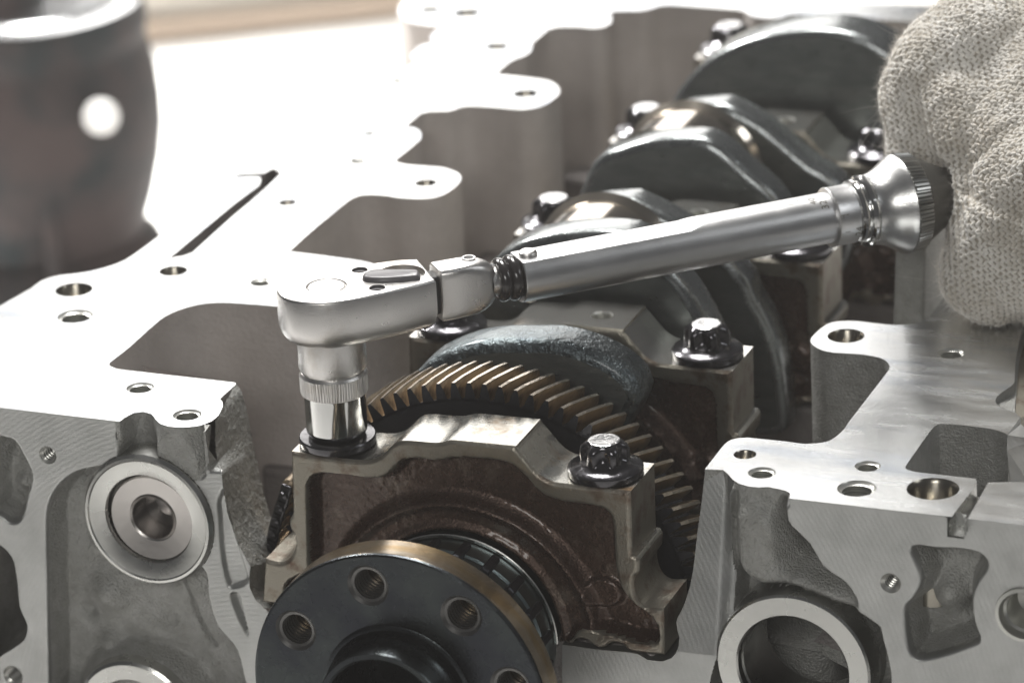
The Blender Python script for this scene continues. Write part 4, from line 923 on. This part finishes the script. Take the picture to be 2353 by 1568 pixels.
me = bpy.data.meshes.new('tmpglove'); bmg.to_mesh(me); bmg.free(); ob = bpy.data.objects.new('tmpglove', me); COL.objects.link(ob)
md = ob.modifiers.new('r', 'REMESH'); md.mode = 'VOXEL'; md.voxel_size = .0085
sm = ob.modifiers.new('s', 'SMOOTH'); sm.factor = .5; sm.iterations = 150
dg = bpy.context.evaluated_depsgraph_get(); dg.update(); me2 = bpy.data.meshes.new_from_object(ob.evaluated_get(dg)); bpy.data.objects.remove(ob)
nv = len(me2.vertices); co = np.zeros(nv*3); me2.vertices.foreach_get('co', co); co = co.reshape(-1, 3); no = np.zeros(nv*3); me2.vertices.foreach_get('normal', no); no = no.reshape(-1, 3)
gc = gp(2360, 400, 0); rel = co-gc
ZG = Wv; s_ = rel@U; ang = np.arctan2(rel@Wv, -(rel@Vv))
gu = s_+.10*np.sin(ang*1.3+.5); gv = ang*.52+.10*s_*1.0
# low folds and knit relief in real geometry
F1 = 1/.052; F2 = 1/.040
def knit(u, v):
    c = (v*F1) % 1.0; z = np.abs(c-.5)*2; ph = u*F2+z*.75
    loop = .5+.5*np.cos(2*np.pi*ph); rib = np.sin(np.pi*((c*2) % 1.0))
    return loop*.6*rib+rib*.4
h = .030*vnoise(gu*.8, gv*2.2, 4) + .012*vnoise(gu, gv, 14)+.006*vnoise(gu, gv, 48)
co += no*h[:, None]
me2.vertices.foreach_set('co', co.ravel())
uv = me2.uv_layers.new(name='UVMap'); li = np.zeros(len(me2.loops), np.int32); me2.loops.foreach_get('vertex_index', li)
uv.data.foreach_set('uv', np.c_[gu[li], gv[li]].ravel()); me2.name = 'knitted_glove'
me2.polygons.foreach_set('use_smooth', np.ones(len(me2.polygons), bool))
m = bpy.data.materials.new('knitted_cotton'); m.use_nodes = True; nt = m.node_tree; N = nt.nodes; L = nt.links; b = N['Principled BSDF']
b.inputs['Roughness'].default_value = .95; b.inputs['Specular IOR Level'].default_value = .1; b.inputs['Sheen Weight'].default_value = .35; b.inputs['Sheen Roughness'].default_value = .5
b.inputs['Base Color'].default_value = (.40, .36, .30, 1)
M['glove'] = m; me2.materials.append(m)
gh = thing('gloved_hand', 'hand in fuzzy off-white knitted cotton glove gripping the torque wrench handle', 'gloved hand', tuple(gc))
go = bpy.data.objects.new('knitted_glove', me2); COL.objects.link(go); go.parent = gh; go.location = -Vector(gc)
# knitted loops: two slanted yarn segments per stitch, laid on the glove surface
from mathutils.bvhtree import BVHTree
bvh = BVHTree.FromPolygons([tuple(v) for v in co], [tuple(p_.vertices) for p_ in me2.polygons])
ico = bmesh.new(); bmesh.ops.create_icosphere(ico, subdivisions=1, radius=1); iV = np.array([v.co[:] for v in ico.verts]); iF = [tuple(v.index for v in f.verts) for f in ico.faces]; ico.free()
SV = []; SF = []; nst = 0
RS, SS = .029, .027
vdir = gc-CAM; vdir /= np.linalg.norm(vdir); hx = np.cross(vdir, Wv); hx /= np.linalg.norm(hx); hy = np.cross(hx, vdir)
hx2 = hx*math.cos(.12)+hy*math.sin(.12); hy2 = -hx*math.sin(.12)+hy*math.cos(.12)
for ix, xv in enumerate(np.arange(-.95, .85, SS*.93)):
    yv = 1.0
    while yv > -1.0:
        o_ = gc+hx2*(xv+.02*math.sin(yv*4+1))+hy2*(yv+.05*math.sin(xv*2.6)); hit, nrm, idx, dd_ = bvh.ray_cast(Vector(o_-vdir*2.5), Vector(vdir), 4)
        if hit is None: yv -= .012; continue
        hp = np.array(hit); nr_ = np.array(nrm); cy_ = math.sqrt(max(.08, 1-(nr_@hy2)**2)); yv -= RS*cy_
        qq = RM@hp+TV
        if CX+FPX*qq[0]/qq[2] > 2640 or CY+FPX*qq[1]/qq[2] < -60: continue
        tu = hx2-nr_*(hx2@nr_); tu /= np.linalg.norm(tu)+1e-9; tv_ = np.cross(nr_, tu); jit = rng.normal(0, .0018, 3)
        st_ = min(2.2, 1/max(.3, math.sqrt(max(.05, 1-(nr_@hx2)**2))))
        for sg in (-1, 1):
            c_r = hp+tv_*sg*RS*.24+jit; th = sg*.55+rng.normal(0, .15); ax_ = tu*math.cos(th)+tv_*math.sin(th); ay_ = np.cross(nr_, ax_)
            L_, W_2, H_ = .0185*rng.uniform(.85, 1.15)*st_, .0088*rng.uniform(.8, 1.2), .0085
            b_0 = len(SV); SV += [c_r+v[0]*L_*ax_+v[1]*W_2*ay_+v[2]*H_*nr_ for v in iV]; SF += [tuple(b_0+i for i in f) for f in iF]
        nst += 1
print('stitches', nst)
ym_ = bpy.data.materials.new('cotton_yarn'); ym_.use_nodes = True; nt2 = ym_.node_tree; N2 = nt2.nodes; L2 = nt2.links; yb = N2['Principled BSDF']
yb.inputs['Roughness'].default_value = .95; yb.inputs['Specular IOR Level'].default_value = .1; yb.inputs['Sheen Weight'].default_value = .9
tc2 = N2.new('ShaderNodeTexCoord'); na = N2.new('ShaderNodeTexNoise'); na.inputs['Scale'].default_value = 3.2; na.inputs['Detail'].default_value = 8; na.inputs['Roughness'].default_value = .7; L2.new(tc2.outputs['Object'], na.inputs['Vector'])
mr = N2.new('ShaderNodeMapRange'); mr.inputs[1].default_value = .36; mr.inputs[2].default_value = .62; L2.new(na.outputs[0], mr.inputs[0])
mx2 = N2.new('ShaderNodeMix'); mx2.data_type = 'RGBA'; mx2.inputs[6].default_value = (.60, .55, .47, 1); mx2.inputs[7].default_value = (.93, .90, .84, 1); L2.new(mr.outputs[0], mx2.inputs[0]); L2.new(mx2.outputs[2], yb.inputs['Base Color'])
nb = N2.new('ShaderNodeTexNoise'); nb.inputs['Scale'].default_value = 160; nb.inputs['Detail'].default_value = 4; L2.new(tc2.outputs['Object'], nb.inputs['Vector']); bb2 = N2.new('ShaderNodeBump'); bb2.inputs['Distance'].default_value = .006; L2.new(nb.outputs[0], bb2.inputs['Height']); L2.new(bb2.outputs[0], yb.inputs['Normal'])
sto = mesh('knit_stitches', SV, SF, ym_, gh, sharp=0); sto['kind'] = 'stuff'
# lint and loose fibres
me2.update(); no2 = np.zeros(nv*3); me2.vertices.foreach_get('normal', no2); no2 = no2.reshape(-1, 3)
vd = co-CAM; vd /= np.linalg.norm(vd, axis=1)[:, None]; fac = -(vd*no2).sum(1)
q = np.array([(RM@p+TV) for p in co]); px = CX+FPX*q[:, 0]/q[:, 2]; py = CY+FPX*q[:, 1]/q[:, 2]
vis = np.where((fac > -.35) & (px < 2420) & (py > -60))[0]; rim = vis[np.abs(fac[vis]) < .38]
V = []; F = []
def strand(i, ln, wd, curl):
    p = co[i]; d = no2[i]+rng.normal(0, curl, 3); d /= np.linalg.norm(d); sd = np.cross(d, vd[i]); sd /= np.linalg.norm(sd)+1e-9; bend = rng.normal(0, .8, 3)
    b0 = len(V)
    for k in range(4):
        t = k/3; c = p+d*ln*t+bend*ln*.55*t*t; ww = wd*(1-t*.8); V.append(c-sd*ww); V.append(c+sd*ww)
    for k in range(3): F.append((b0+2*k, b0+2*k+1, b0+2*k+3, b0+2*k+2))
for i in rng.choice(vis, 7000): strand(i, rng.uniform(.012, .026), .0006, 2.5)
for i in rng.choice(rim, 6000): strand(i, rng.uniform(.014, .040), .0006, 1.2)
for i in rng.choice(rim, 120): strand(i, rng.uniform(.07, .13), .0008, .7)
mf = bpy.data.materials.new('cotton_fibre'); mf.use_nodes = True; bf_ = mf.node_tree.nodes['Principled BSDF']; bf_.inputs['Base Color'].default_value = (.72, .69, .64, 1); bf_.inputs['Roughness'].default_value = .9
fo = mesh('loose_fibres', V, F, mf, gh, smooth_=False); fo['kind'] = 'stuff'

print('tris', sum(len(o.data.loop_triangles) if o.type == 'MESH' and (o.data.calc_loop_triangles() or True) else 0 for o in SC.objects))
